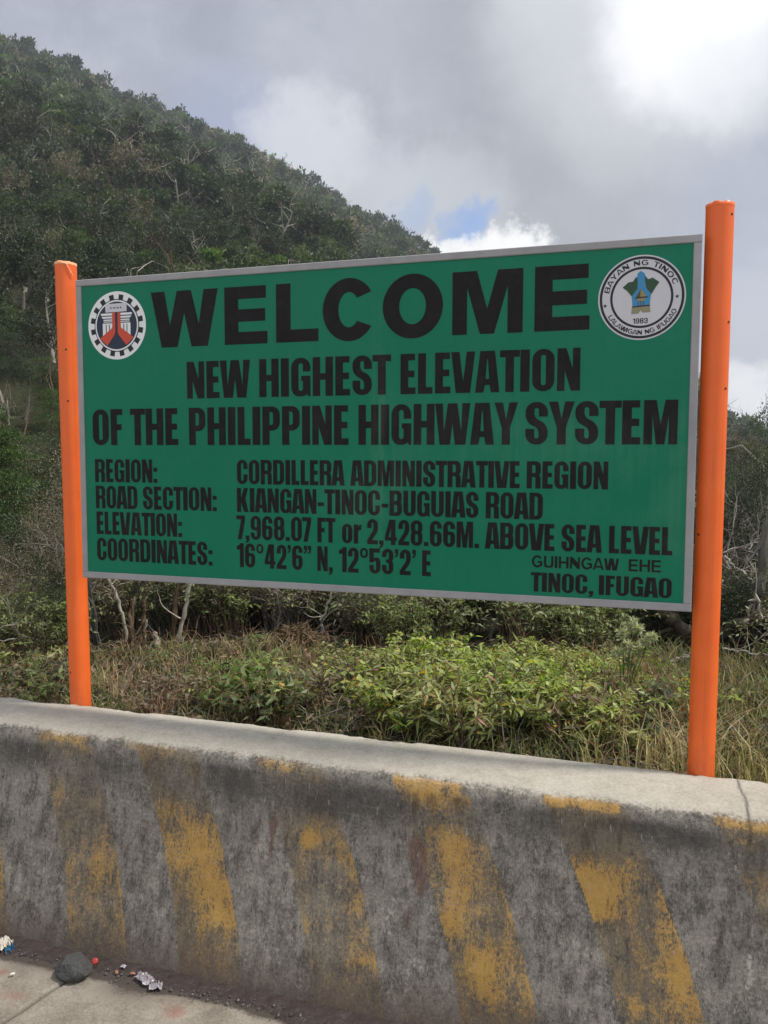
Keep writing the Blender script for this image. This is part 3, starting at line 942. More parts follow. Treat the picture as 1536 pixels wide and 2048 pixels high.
    if ch == 'U':
        return w, [[[(0, 1), (0, 0, R), (w, 0, R), (w, 1), (w - s, 1), (w - s, hb, q), (s, hb, q), (s, 1)]]]
    if ch == 'V':
        t = .20 if not round_ else .37
        return w, [[[(0, 1), (t * w, 0), ((1 - t) * w, 0), (w, 1), (w - s * 1.02, 1), (w / 2, .28), (s * 1.02, 1)]]]
    if ch == 'W':
        if st == 'wide':
            return w, [[[(0, 1), (.155 * w, 0), (.395 * w, 0), (.50 * w, .60), (.605 * w, 0), (.845 * w, 0), (w, 1), (w - .285, 1), (.715 * w, .40), (.605 * w, 1), (.395 * w, 1), (.285 * w, .40), (.285, 1)]]]
        g = s * .98 / w
        return w, [[[(0, 1), (.13 * w, 0), (.43 * w, 0), (.50 * w, .50), (.57 * w, 0), (.87 * w, 0), (w, 1), (w - g * w, 1), (.745 * w, .33), (.635 * w, 1), (.365 * w, 1), (.255 * w, .33), (g * w, 1)]]]
    if ch == 'Y':
        return w, [[[(0, 1), (w / 2 - s / 2, .40), (w / 2 - s / 2, 0), (w / 2 + s / 2, 0), (w / 2 + s / 2, .40), (w, 1), (w - s * 1.03, 1), (w / 2, .60), (s * 1.03, 1)]]]
    if ch == '1':
        return w, [[[(w - s, 0), (w, 0), (w, 1), (w - s * .9, 1), (w - s - .02, .93), (0, .87), (0, .72), (w - s, .74)]]]
    if ch == '2':
        return w, [[[(0, 0), (w, 0), (w, b), (s + .02, b), (w, .52, .12), (w, 1, R), (0, 1, R), (0, .64), (s, .64), (s, 1 - hb, q), (w - s, 1 - hb, q), (w - s, .56, .08), (0, .16)]]]
    if ch == '3':
        return w, [[[(0, .36), (0, 0, R), (w, 0, R), (w, .47, .08), (w - .06, .53), (w, .59, .08), (w, 1, R), (0, 1, R), (0, .67), (s, .67), (s, 1 - hb, q), (w - s, 1 - hb, q), (w - s, .585, .04), (s - .02, .585), (s - .02, .45), (w - s, .45, .04), (w - s, hb, q), (s, hb, q), (s, .36)]]]
    if ch == '4':
        a = w - s - .07
        return w, [[[(a, 0), (a + s, 0), (a + s, .17), (w, .17), (w, .31), (a + s, .31), (a + s, 1), (a - .07, 1), (0, .32), (0, .17), (a, .17)], [(s * .86, .31), (a, .31), (a, .66)]]]
    if ch == '5':
        return w, [[[(0, .34), (0, 0, R), (w, 0, R), (w, .64, R), (s + .02, .64, .10), (s, .60), (s, 1 - b), (w - .03, 1 - b), (w - .03, 1), (0, 1), (0, .44), (s, .44), (s, .50, q), (w - s, .50, q), (w - s, hb, q), (s, hb, q), (s, .34)]]]
    if ch == '6':
        return w, [[[(0, 0, R), (w, 0, R), (w, .60, .2), (s, .60, .05), (s, 1 - hb, q), (w - s, 1 - hb, q), (w - s, .70), (w, .70), (w, 1, R), (0, 1, R)], [(s, hb, q), (w - s, hb, q), (w - s, .475, q), (s, .475, q)]]]
    if ch == '9':
        return w, [[[(w, 1, R), (0, 1, R), (0, .40, .2), (w - s, .40, .05), (w - s, hb, q), (s, hb, q), (s, .30), (0, .30), (0, 0, R), (w, 0, R)], [(w - s, 1 - hb, q), (s, 1 - hb, q), (s, .525, q), (w - s, .525, q)]]]
    if ch == '7':
        return w, [[[(.06, 0), (.06 + s, 0), (w, .82), (w, 1), (0, 1), (0, 1 - b), (w - s * .98, 1 - b)]]]
    if ch == '8':
        return w, [[[(0, 0, R), (w, 0, R), (w, .48, .1), (w - .055, .53), (w - .005, .58, .1), (w - .005, 1, R), (.005, 1, R), (.005, .58, .1), (.055, .53), (0, .48, .1)],
                    [(s, hb, q), (w - s, hb, q), (w - s, .455, q), (s, .455, q)], [(s, .59, q), (w - s, .59, q), (w - s, 1 - hb, q), (s, 1 - hb, q)]]]
    if ch == '.':
        return w, [[[(0, 0), (w, 0), (w, .17), (0, .17)]]]
    if ch == ',':
        return w, [[[(0, 0), (.07, 0), (.06, -.06), (0, -.09), (0, -.15), (.14, -.10), (w, 0), (w, .17), (0, .17)]]]
    if ch == ':':
        return w, [[[(0, 0), (w, 0), (w, .17), (0, .17)]], [[(0, .48), (w, .48), (w, .65), (0, .65)]]]
    if ch == '-':
        return w, [[[(0, .32), (w, .32), (w, .47), (0, .47)]]]
    if ch == "'":
        c = [(0, .83), (.07, .83), (.05, .76), (0, .72), (0, .66), (.12, .72), (w, .83), (w, 1), (0, 1)]
        return w, [[c]]
    if ch == '"':
        c = [(0, .83), (.07, .83), (.05, .76), (0, .72), (0, .66), (.12, .72), (.16, .83), (.16, 1), (0, 1)]
        return w, [[c], [[(x + .20, y) for x, y in c]]]
    if ch == 'o':
        return w, [[[(0, 0, .24), (w, 0, .24), (w, .78, .24), (0, .78, .24)], [(s, .125, q), (w - s, .125, q), (w - s, .655, q), (s, .655, q)]]]
    if ch == 'r':
        return w, [[[(0, 0), (s, 0), (s, .52, .06), (w, .56), (w, .78), (s + .05, .74), (s, .66), (s, .765), (0, .765)]]]
    if ch == '*':                                     # degree ring
        return w, [[[(0, .60, .17), (w, .60, .17), (w, 1, .17), (0, 1, .17)], [(.105, .69, .07), (w - .105, .69, .07), (w - .105, .91, .07), (.105, .91, .07)]]]
    raise KeyError(ch)


GAP = {'impact': 0.062, 'wide': 0.10, 'medium': 0.12}
TUCK = set('ATVWY7')


def shape_tris(piece):
    loops = [[Vector((x, y, 0)) for x, y in arc_contour(c)] for c in piece]
    tri = tessellate_polygon(loops)
    P = [(v.x, v.y) for l in loops for v in l]
    return np.array(P), np.array([t for t in tri], np.int64)


def layout(text, st):
    x, out, prev = 0.0, [], None
    for ch in text:
        if ch == ' ':
            x += 0.26 if st == 'impact' else 0.62
            prev = None
            continue
        w_, pcs = glyph(ch, st)
        if prev is not None:
            g = GAP[st]
            if ch in TUCK or prev in TUCK:
                g *= 0.25
            if ch in TUCK and prev in TUCK:
                g *= 0.2
            x += g
        out.append((x, w_, pcs))
        x += w_
        prev = ch
    return x, out


SX0, SY0, SZT, SW, SH = -2.2437, 2.8579, 0.722 + EYE, 2.44, 1.2504
PANEL_Y = SY0 + 0.006


def flat(b, piece, fn, y, m=0):
    P, T = shape_tris(piece)
    V = []
    for px, py in P:
        u, v = fn(px, py)
        V.append((SX0 + u, y, SZT - v))
    V = np.array(V)
    nrm = np.cross(V[T[:, 1]] - V[T[:, 0]], V[T[:, 2]] - V[T[:, 0]])
    T = np.where((nrm[:, 1] > 0)[:, None], T[:, ::-1], T)
    b.add(V, T=T, m=m)


def text_line(b, text, u0, u1, v0, v1, st='impact', y=None, m=0):
    tot, gl = layout(text, st)
    kx, kz = (u1 - u0) / tot, v1 - v0
    for x, w_, pcs in gl:
        for pc in pcs:
            flat(b, pc, lambda px, py: (u0 + (x + px) * kx, v1 - py * kz), y if y is not None else PANEL_Y - 0.0008, m)


# ------------------------------------------------------------------ the sign
PY = 2.921
LP = [on_y(161.5, 1402, PY), on_y(131.3, 530, PY)]
RP = [on_y(1401.5, 1546, PY), on_y(1440.0, 420, PY)]
root_loc = Vector(((LP[0].x + RP[0].x) / 2, PY, 0.62))
sign = empty('welcome_sign', root_loc, 'large green WELCOME board between two orange pipe posts behind the barrier', 'sign')


def part(b, name, mats, parent=sign, smooth=False, label=None):
    o = b.obj(name, mats, parent, smooth)
    if parent is sign:
        o.location = -root_loc
    if label:
        o['label'] = label
    return o


def make_post(pb, pt, ztop, seed, holes, flap, label):
    rs = np.random.RandomState(seed)
    n = 40
    R0 = 0.0445
    dirx = (pt.x - pb.x) / (pt.z - pb.z)
    ctr = lambda z: np.array([pb.x + dirx * (z - pb.z), PY, z])
    a = np.arange(n) * 2 * np.pi / n
    ring = np.stack([np.cos(a), np.sin(a), 0 * a], -1)
    zs = np.concatenate([np.linspace(0.35, ztop - 0.02, 24), [ztop - 0.008]])
    V, b = [], MB()
    for z in zs:
        V.append(ctr(z) + ring * R0)
    jag = 0.010 * fbm(np.cos(a) * 2 + 5, np.sin(a) * 2 + 5, seed, 3, 1.5)
    V.append(ctr(ztop - 0.004) + ring * R0 * 1.0 + np.stack([0 * a, 0 * a, jag], -1))
    V = np.concatenate(V)
    k = len(zs)
    i = np.arange(k)[:, None] * n
    j = np.arange(n)[None, :]
    jj = (j + 1) % n
    b.add(V, np.stack([i + j, i + jj, i + n + jj, i + n + j], -1).reshape(-1, 4))
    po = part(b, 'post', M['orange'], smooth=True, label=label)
    # burred, paint-caked top closing the pipe
    b = MB()
    V = [ctr(ztop - 0.004) + ring * R0 * 1.012 + np.stack([0 * a, 0 * a, jag - 0.004], -1),
         ctr(ztop) + ring * R0 * 1.02 + np.stack([0 * a, 0 * a, jag + 0.001 + 0.004 * rs.rand(n)], -1),
         ctr(ztop) + ring * R0 * 0.80 + np.stack([0 * a, 0 * a, jag * .8 + 0.006 + 0.004 * rs.rand(n)], -1),
         ctr(ztop) + ring * R0 * 0.45 + np.stack([0 * a, 0 * a, 0.012 + 0.004 * rs.rand(n)], -1),
         ctr(ztop) + ring * R0 * 0.05 + np.array([0, 0, 0.014])]
    V = np.concatenate(V)
    i = np.arange(4)[:, None] * n
    b.add(V, np.stack([i + j, i + jj, i + n + jj, i + n + j], -1).reshape(-1, 4))
    part(b, 'post_cap', M['orange_pale'] if flap else M['orange'], po, smooth=True)
    for hx, hy in holes:
        d = ray(hx, hy)
        # hit the pipe
        z = EYE + d.z * PY / d.y
        c = ctr(z)
        A_, B__ = d.x, d.y
        qa = A_ * A_ + B__ * B__
        qb = -2 * (A_ * c[0] + B__ * c[1])
        qc = c[0] ** 2 + c[1] ** 2 - R0 ** 2
        disc = qb * qb - 4 * qa * qc
        if disc <= 0:
            continue
        t = (-qb - math.sqrt(disc)) / (2 * qa)
        p = np.array([d.x * t, d.y * t, EYE + d.z * t])
        nv = np.array([p[0] - c[0], p[1] - c[1], 0])
        nv /= np.linalg.norm(nv)
        b = MB()
        b.tube([p - nv * 0.003, p + nv * 0.0012], [0.0042, 0.0042], 12)
        part(b, 'bolt_hole', M['hole_dark'], po)  # slightly proud dark disc, its colour stands for the shade in a hole
    if flap:
        b = MB()
        pts = []
        for t in np.linspace(0, 1, 14):
            ang = math.radians(-95 + 75 * t)
            zz = ztop + 0.004 - 0.010 * t - 0.045 * max(0, t - 0.62) / 0.38
            rr = R0 + 0.001 + 0.011 * max(0, t - 0.4)
            pts.append(ctr(zz) + np.array([math.cos(ang) * rr, math.sin(ang) * rr, 0]))
        b.tube(pts, 0.0024, 6)
        part(b, 'peeling_rim', M['orange_pale'], po, smooth=True)
    return po


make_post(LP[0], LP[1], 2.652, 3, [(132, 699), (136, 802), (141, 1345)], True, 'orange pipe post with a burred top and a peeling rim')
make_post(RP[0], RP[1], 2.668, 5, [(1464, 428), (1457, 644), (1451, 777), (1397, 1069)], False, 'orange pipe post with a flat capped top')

b = MB()
b.box((SX0 + 0.004, PANEL_Y, SZT - SH + 0.004), (SX0 + SW - 0.004, PANEL_Y + 0.004, SZT - 0.004))
panel = part(b, 'panel', M['panel'])
FW = 0.0265
frame_b = MB()
fr0, fr1 = SY0, SY0 + 0.036


def bev_box(b, lo, hi, c=0.0025):
    """box with chamfered front edges"""
    x0, y0, z0 = lo
    x1, y1, z1 = hi
    V = [(x0 + c, y0, z0 + c), (x1 - c, y0, z0 + c), (x1 - c, y0, z1 - c), (x0 + c, y0, z1 - c),
         (x0, y0 + c, z0), (x1, y0 + c, z0), (x1, y0 + c, z1), (x0, y0 + c, z1), (x0, y1, z0), (x1, y1, z0), (x1, y1, z1), (x0, y1, z1)]
    Q = [(0, 1, 2, 3)]
    for i in range(4):
        j = (i + 1) % 4
        Q += [(4 + i, 4 + j, j, i), (8 + i, 8 + j, 4 + j, 4 + i)]
    Q.append((11, 10, 9, 8))
    b.add(V, Q)


bev_box(frame_b, (SX0, fr0, SZT - FW), (SX0 + SW, fr1, SZT))
bev_box(frame_b, (SX0, fr0, SZT - SH), (SX0 + SW, fr1, SZT - SH + FW))
bev_box(frame_b, (SX0, fr0 + 0.0008, SZT - SH + FW), (SX0 + FW, fr1, SZT - FW))
bev_box(frame_b, (SX0 + SW - FW, fr0 + 0.0008, SZT - SH + FW), (SX0 + SW, fr1, SZT - FW))
for k in (0.33, 0.66):    # stiffeners at the back of the sheet
    frame_b.box((SX0 + SW * k - 0.02, PANEL_Y + 0.006, SZT - SH + FW), (SX0 + SW * k + 0.02, PANEL_Y + 0.028, SZT - FW))
part(frame_b, 'frame', M['frame'])

# the board's writing: one part of the panel for each line
LINES = [
    ('medium', [('GUIHNGAW', 1.9035, 2.2015), ('EHE', 2.2341, 2.3393)], 1.0795, 1.1212, 'small black line GUIHNGAW EHE'),
    ('impact', [('NEW', .5187, .7999), ('HIGHEST', .8388, 1.3766), ('ELEVATION', 1.4129, 2.0587)], .3530, .5000, 'black line NEW HIGHEST ELEVATION'),
    ('impact', [('OF', .0660, .2121), ('THE', .2488, .4751), ('PHILIPPINE', .5249, 1.2093), ('HIGHWAY', 1.2489, 1.8464), ('SYSTEM', 1.8733, 2.3798)], .5365, .6860, 'black line OF THE PHILIPPINE HIGHWAY SYSTEM'),
    ('impact', [('REGION:', .0723, .3742), ('CORDILLERA', .7379, 1.1932), ('ADMINISTRATIVE', 1.2154, 1.8566), ('REGION', 1.8808, 2.1593)], .7445, .8410, 'black line naming the region'),
    ('impact', [('ROAD', .0732, .2771), ('SECTION:', .3040, .6462), ('KIANGAN-TINOC-BUGUIAS', .7365, 1.7089), ('ROAD', 1.7355, 1.9393)], .8560, .9515, 'black line naming the road section'),
    ('impact', [('ELEVATION:', .0741, .4859), ('7,968.07', .7334, 1.0551), ('FT', 1.0808, 1.1556), ('or', 1.1820, 1.2609), ('2,428.66M.', 1.2839, 1.7129), ('ABOVE', 1.7337, 1.9817), ('SEA', 2.0057, 2.1440), ('LEVEL', 2.1669, 2.3741)], .9655, 1.0613, 'black line giving the elevation'),
    ('impact', [('COORDINATES:', .0736, .6239), ("16*42'6\"", .7339, 1.0546), ('N,', 1.0804, 1.1441), ("12*53'2'", 1.1694, 1.4754), ('E', 1.4994, 1.5329)], 1.0765, 1.1730, 'black line giving the coordinates'),
    ('impact', [('TINOC,', 1.9009, 2.1181), ('IFUGAO', 2.1362, 2.3755)], 1.1397, 1.2087, 'black line TINOC, IFUGAO'),
]
b = MB()
for ch, u0, u1 in (('W', .3585, .6626), ('E', .6907, .8759), ('L', .9126, 1.0881), ('C', 1.1054, 1.3165), ('O', 1.3434, 1.5718), ('M', 1.6061, 1.8586), ('E', 1.8990, 2.0860)):
    text_line(b, ch, u0, u1, .0706, .2928, 'wide')
part(b, 'lettering', M['letters'], panel, label='huge black heading WELCOME')
for st, words, v0, v1, lab in LINES:
    # words that stand well apart are lettering of their own
    runs = [[words[0]]]
    for a, c in zip(words[:-1], words[1:]):
        if c[1] - a[2] > 0.03 and (st == 'medium' or a[0].endswith(':')):
            runs.append([c])
        else:
            runs[-1].append(c)
    for run in runs:
        b = MB()
        for wd, u0, u1 in run:
            text_line(b, wd, u0, u1, v0, v1, st)
        txt = ' '.join(x[0] for x in run).replace('*', chr(176))
        part(b, 'lettering', M['letters'], panel, label='black line reading ' + txt)

# round gear emblem, upper left
GC, GR = (0.195, 0.1945), 0.1385
gf = lambda x, y: (GC[0] + x * GR, GC[1] - y * GR)
zp = lambda pts: [((x - 770) / 625, (885 - y) / 755) for x, y in pts]
b = MB()
gy = lambda k: PANEL_Y - 0.0007 - 0.00045 * k
flat(b, [ell(0, 0, 1, 1, n=72)], gf, gy(0), 0)
tw = 5.4
gear = []
for k in range(16):
    a0 = 11.25 + 22.5 * k
    for r, a in ((.775, a0 - tw * 1.05), (.915, a0 - tw * .95), (.915, a0 + tw * .95), (.775, a0 + tw * 1.05)):
        gear.append((r * math.sin(math.radians(a)), r * math.cos(math.radians(a))))
flat(b, [gear], gf, gy(1), 2)
flat(b, [ell(0, 0, .745, .745, n=64)], gf, gy(2), 0)
flat(b, [ell(0, 0, .70, .70, n=64)], gf, gy(3), 1)
for sg in (-1, 1):
    mx = lambda pts: [(sg * abs(x) if True else x, y) for x, y in pts]
    for pts in ([(-.54, .365), (-.14, .365), (-.14, .30), (-.53, .30)], [(-.52, .27), (-.14, .27), (-.14, .215), (-.47, .215)],
                [(-.45, .185), (-.14, .185), (-.14, .148), (-.45, .148)], [(-.45, .125), (-.14, .125), (-.14, .10), (-.45, .10)],
                [(-.48, .07), (-.14, .07), (-.14, .035), (-.48, .035)],
                [(-.48, .034), (-.375, .034), (-.375, -.25), (-.48, -.30)], [(-.345, .034), (-.265, .034), (-.265, -.20), (-.345, -.22)], [(-.235, .034), (-.15, .034), (-.15, -.10), (-.235, -.15)]):
        flat(b, [mx(pts)], gf, gy(4), 0)
    flat(b, [mx([(-.145, .385), (-.045, .385), (-.04, -.18), (-.075, -.28), (-.33, -.585), (-.585, -.365), (-.165, -.075), (-.145, -.02)])], gf, gy(5), 3)
flat(b, [[(-.38, .635), (.365, .65), (.365, .40), (-.37, .39)]], gf, gy(6), 4)
for k, (x, wd) in enumerate(((-.18, .05), (-.07, .06), (.0, .035), (.07, .06), (.16, .055))):
    flat(b, [[(x - wd / 2, .495), (x + wd / 2, .495), (x + wd * .2, .545), (x - wd * .2, .545)]], gf, gy(7), 2)
part(b, 'gear_emblem', [M['white_vinyl'], M['navy'], M['black_vinyl'], M['red_vinyl'], M['grey_vinyl']], label='round white emblem with a black gear ring and a red forked road')

# round town seal, upper right
QC, QR = (2.254, 0.1945), 0.1405
qf = lambda x, y: (QC[0] + x * QR, QC[1] - y * QR)
qz = lambda pts: [((x - 755) / 640, (690 - y) / 630) for x, y in pts]
b = MB()
flat(b, [ell(0, 0, 1, 1, n=80)], qf, gy(0), 0)
flat(b, [ell(0, 0, .965, .965, n=80), ell(0, 0, .905, .905, n=80)], qf, gy(1), 1)
flat(b, [ell(0, 0, .72, .72, n=80), ell(0, 0, .665, .665, n=80)], qf, gy(1), 1)
flat(b, [qz([(735, 295), (790, 330), (808, 380), (797, 480), (830, 560), (895, 650), (882, 740), (878, 812), (625, 827), (618, 740), (610, 665), (690, 560), (698, 480), (683, 400), (690, 330)])], qf, gy(1), 3)
flat(b, [qz([(475, 530), (560, 455), (625, 450), (668, 380), (692, 405), (695, 480), (690, 560), (610, 668), (590, 640), (540, 580)])], qf, gy(2), 2)
flat(b, [qz([(802, 370), (845, 425), (910, 405), (1010, 475), (950, 560), (898, 648), (830, 562), (800, 470)])], qf, gy(2), 2)
flat(b, [qz([(618, 832), (878, 817), (890, 910), (780, 915), (745, 880), (715, 925), (610, 930)])], qf, gy(2), 5)
flat(b, [qz([(742, 560), (832, 682), (668, 692)])], qf, gy(2), 4)
flat(b, [qz([(742, 560), (735, 688), (672, 691)])], qf, gy(3), 6)
flat(b, [qz([(664, 684), (845, 676), (845, 692), (664, 702)])], qf, gy(4), 1)
flat(b, [qz([(690, 704), (815, 698), (785, 742), (712, 746)])], qf, gy(3), 4)
for x in (708, 745, 785):
    flat(b, [qz([(x - 6, 748), (x + 6, 748), (x + 6, 815), (x - 6, 815)])], qf, gy(3), 6)
flat(b, [qz([(620, 818), (880, 804), (880, 820), (620, 834)])], qf, gy(4), 1)
for cx, cy in ((220, 790), (1268, 700)):
    ctr_ = qz([(cx, cy)])[0]
    flat(b, [[(ctr_[0] + (.055 if k % 2 == 0 else .022) * math.sin(k * math.pi / 5 - .08), ctr_[1] + (.055 if k % 2 == 0 else .022) * math.cos(k * math.pi / 5 - .08)) for k in range(10)]], qf, gy(1), 1)


def arc_text(text, r, h, a0, a1, inward):
    tot, gl = layout(text, 'medium')
    for x, w_, pcs in gl:
        f = (x + w_ / 2) / tot
        a = math.radians(a0 + (a1 - a0) * f)
        kx = abs(math.radians(a1 - a0)) * (r + (h / 2 if not inward else -h / 2) * 0) / tot
        for pc in pcs:
            def fn(px, py):
                lx, ly = (px - w_ / 2) * kx, py * h
                if not inward:
                    rx, ry = math.cos(a), math.sin(a)
                    tx, ty = math.sin(a), -math.cos(a)
                    return qf(rx * (r + ly) + tx * lx, ry * (r + ly) + ty * lx)
                rx, ry = math.cos(a), math.sin(a)
                tx, ty = -math.sin(a), math.cos(a)
                return qf(rx * (r - ly) + tx * lx, ry * (r - ly) + ty * lx)
            flat(b, pc, fn, gy(1), 1)


arc_text('BAYAN NG TINOC', .755, .125, 170, 19, False)
arc_text('LALAWIGAN NG IFUGAO', .875, .11, 209, 338, True)
text_line(b, '1983', QC[0] - .17 * QR - .012 * QR, QC[0] + .155 * QR, QC[1] + .485 * QR, QC[1] + .61 * QR, 'medium', gy(1), 1)
part(b, 'town_seal', [M['grey_vinyl'], M['black_vinyl'], M['seal_green'], M['seal_blue'], M['seal_straw'], M['seal_tan'], M['seal_brown']], label='round pale seal with a ring of lettering and a hut in a green valley')

# ------------------------------------------------------------------ plants: generators
def unit(v):
    return v / (np.linalg.norm(v, axis=-1, keepdims=True) + 1e-12)


def add_leaves(b, P, D, L, Wd, rs, m=0, tint=None, shape='quad', up=0.35):
    """leaves at points P pointing along D, length L and half-width Wd per leaf"""
    n = len(P)
    L = np.broadcast_to(L, (n,))[:, None]
    Wd = np.broadcast_to(Wd, (n,))[:, None]
    D = unit(D)
    N = unit(rs.randn(n, 3) * 0.8 + np.array([0, 0, up * 2.5]))
    Sd = unit(np.cross(D, N))
    N = np.cross(Sd, D)
    if tint is None:
        tint = rs.rand(n)
    tint = np.clip(tint, 0, 1)
    if shape == 'quad':
        V = np.stack([P, P + D * L * .45 + Sd * Wd, P + D * L, P + D * L * .45 - Sd * Wd], 1)
        b.add(V.reshape(-1, 3), np.arange(4 * n).reshape(-1, 4), m=m, tint=tint)
    else:           # folded, pointed leaf with a drooping tip
        sag = N * L * 0.16
        mid = P + D * L * .42 - N * Wd * 0.45
        V = np.stack([P, P + D * L * .36 + Sd * Wd, P + D * L - sag, P + D * L * .36 - Sd * Wd, mid], 1)
        k = np.arange(n)[:, None] * 5
        T = np.concatenate([k + np.array([[0, 4, 1]]), k + np.array([[1, 4, 2]]), k + np.array([[0, 3, 4]]), k + np.array([[3, 2, 4]])], 0)
        b.add(V.reshape(-1, 3), T=T, m=m, tint=np.tile(tint, 4))


def wander(rs, p, d, length, n, curl=0.25, lift=0.0):
    """a bent line: n points from p in direction d"""
    pts = [np.array(p, float)]
    d = np.array(d, float)
    for i in range(n - 1):
        d = d + rs.randn(3) * curl / math.sqrt(n) + np.array([0, 0, lift / n])
        d /= np.linalg.norm(d)
        pts.append(pts[-1] + d * length / (n - 1))
    return np.array(pts), d


def branching(b, rs, p, d, length, r, depth, m=0, spread=0.7, curl=0.4, lift=0.25, kids=(2, 4), shrink=0.66, tips=None, sides=6, tint=0.5):
    n = 7 if depth > 1 else 5
    pts, dd = wander(rs, p, d, length, n, curl, lift)
    b.tube(pts, np.linspace(r, r * (0.55 if depth > 0 else 0.22), n), max(3, sides), m=m, tint=tint + 0.25 * (rs.rand() - .5))
    if depth == 0:
        if tips is not None:
            tips.append((pts[-1], dd))
            tips.append((pts[-2], dd))
        return
    for k in range(rs.randint(kids[0], kids[1] + 1)):
        t = 0.45 + 0.55 * rs.rand() if k else 1.0
        i = min(int(t * (n - 1)), n - 1)
        q = unit(dd + rs.randn(3) * spread)
        branching(b, rs, pts[i], q, length * shrink * (0.75 + 0.5 * rs.rand()), r * (0.55 if k else 0.6), depth - 1, m, spread, curl, lift, kids, shrink, tips, sides - 1, tint)


def lumps_crown(b, rs, rx, ry, rz, z0, nl, per, L, Wd, m=0, flat=1.0, hollow=0.35, droop=0.0):
    """crown of separate leaf clumps with gaps between them"""
    for k in range(nl):
        while True:
            c = rs.rand(3) * 2 - 1
            q = np.linalg.norm(c)
            if hollow < q < 1:
                break
        if c[2] < -0.55:
            c[2] *= 0.5
        c = c * np.array([rx, ry, rz]) + np.array([0, 0, z0])
        r = (0.26 + 0.22 * rs.rand()) * (rx + ry) / 2
        n = int(per * (0.6 + 0.8 * rs.rand()))
        u = unit(rs.randn(n, 3) + np.array([0, 0, 0.45]))
        rad = r * (0.45 + 0.6 * rs.rand(n) ** 0.6)[:, None]
        P = c + u * rad * np.array([1, 1, flat])
        D = unit(u * 0.7 + rs.randn(n, 3) * 0.6 + np.array([0, 0, -droop]))
        base = 0.25 + 0.45 * rs.rand()
        add_leaves(b, P, D, L * (0.6 + 0.8 * rs.rand(n)), Wd * (0.6 + 0.8 * rs.rand(n)), rs, m, base + 0.5 * (rs.rand(n) - .5))


def tiers_crown(b, rs, R, z0, z1, tiers, per, L, Wd, m=0):
    """flat, feathery shelves of foliage, as on a cedar"""
    for k in range(tiers):
        t = (k + 0.5 * rs.rand()) / tiers
        z = z0 + (z1 - z0) * t
        for s in range(rs.randint(3, 6)):
            a = rs.rand() * 2 * math.pi
            rr = R * (1.05 - 0.75 * t) * (0.45 + 0.6 * rs.rand())
            c = np.array([math.cos(a) * rr * .62, math.sin(a) * rr * .62, z + 0.1 * R * rs.randn()])
            n = int(per * (0.6 + 0.8 * rs.rand()))
            q = rs.randn(n, 2) * rr * 0.34
            P = c + np.stack([q[:, 0], q[:, 1], -0.25 * np.hypot(q[:, 0], q[:, 1]) + rs.randn(n) * 0.03 * R], -1)
            D = unit(np.stack([q[:, 0] + math.cos(a) * rr * .5, q[:, 1] + math.sin(a) * rr * .5, rs.randn(n) * 0.25 * R], -1) + rs.randn(n, 3) * 0.3 * R)
            add_leaves(b, P, D, L * (0.6 + 0.8 * rs.rand(n)), Wd * (0.6 + 0.8 * rs.rand(n)), rs, m, 0.30 + 0.35 * rs.rand() + 0.4 * (rs.rand(n) - .5), up=1.0)


def trunk_mesh(rs, h, r, m=0, limbs=5, lean=0.25, spread=0.8, depth=1, sides=7, b=None, tint=0.5):
    b = b or MB()
    d = unit(np.array([rs.randn() * lean, rs.randn() * lean, 1.0]))
    pts, dd = wander(rs, (0, 0, -0.25), d, h + 0.25, 9, 0.35, 0.2)
    b.tube(pts, np.linspace(r * 1.25, r * 0.4, 9), sides, m=m, tint=tint)
    tips = []
    for k in range(limbs):
        i = rs.randint(3, 9)
        q = unit(np.array([rs.randn(), rs.randn(), 0.5 + rs.rand()]) * np.array([spread, spread, 1]))
        branching(b, rs, pts[min(i, 8)], q, h * (0.25 + 0.2 * rs.rand()), r * 0.4, depth, m, 0.6, 0.4, 0.3, (1, 3), 0.7, tips, 5, tint)
    return b, tips


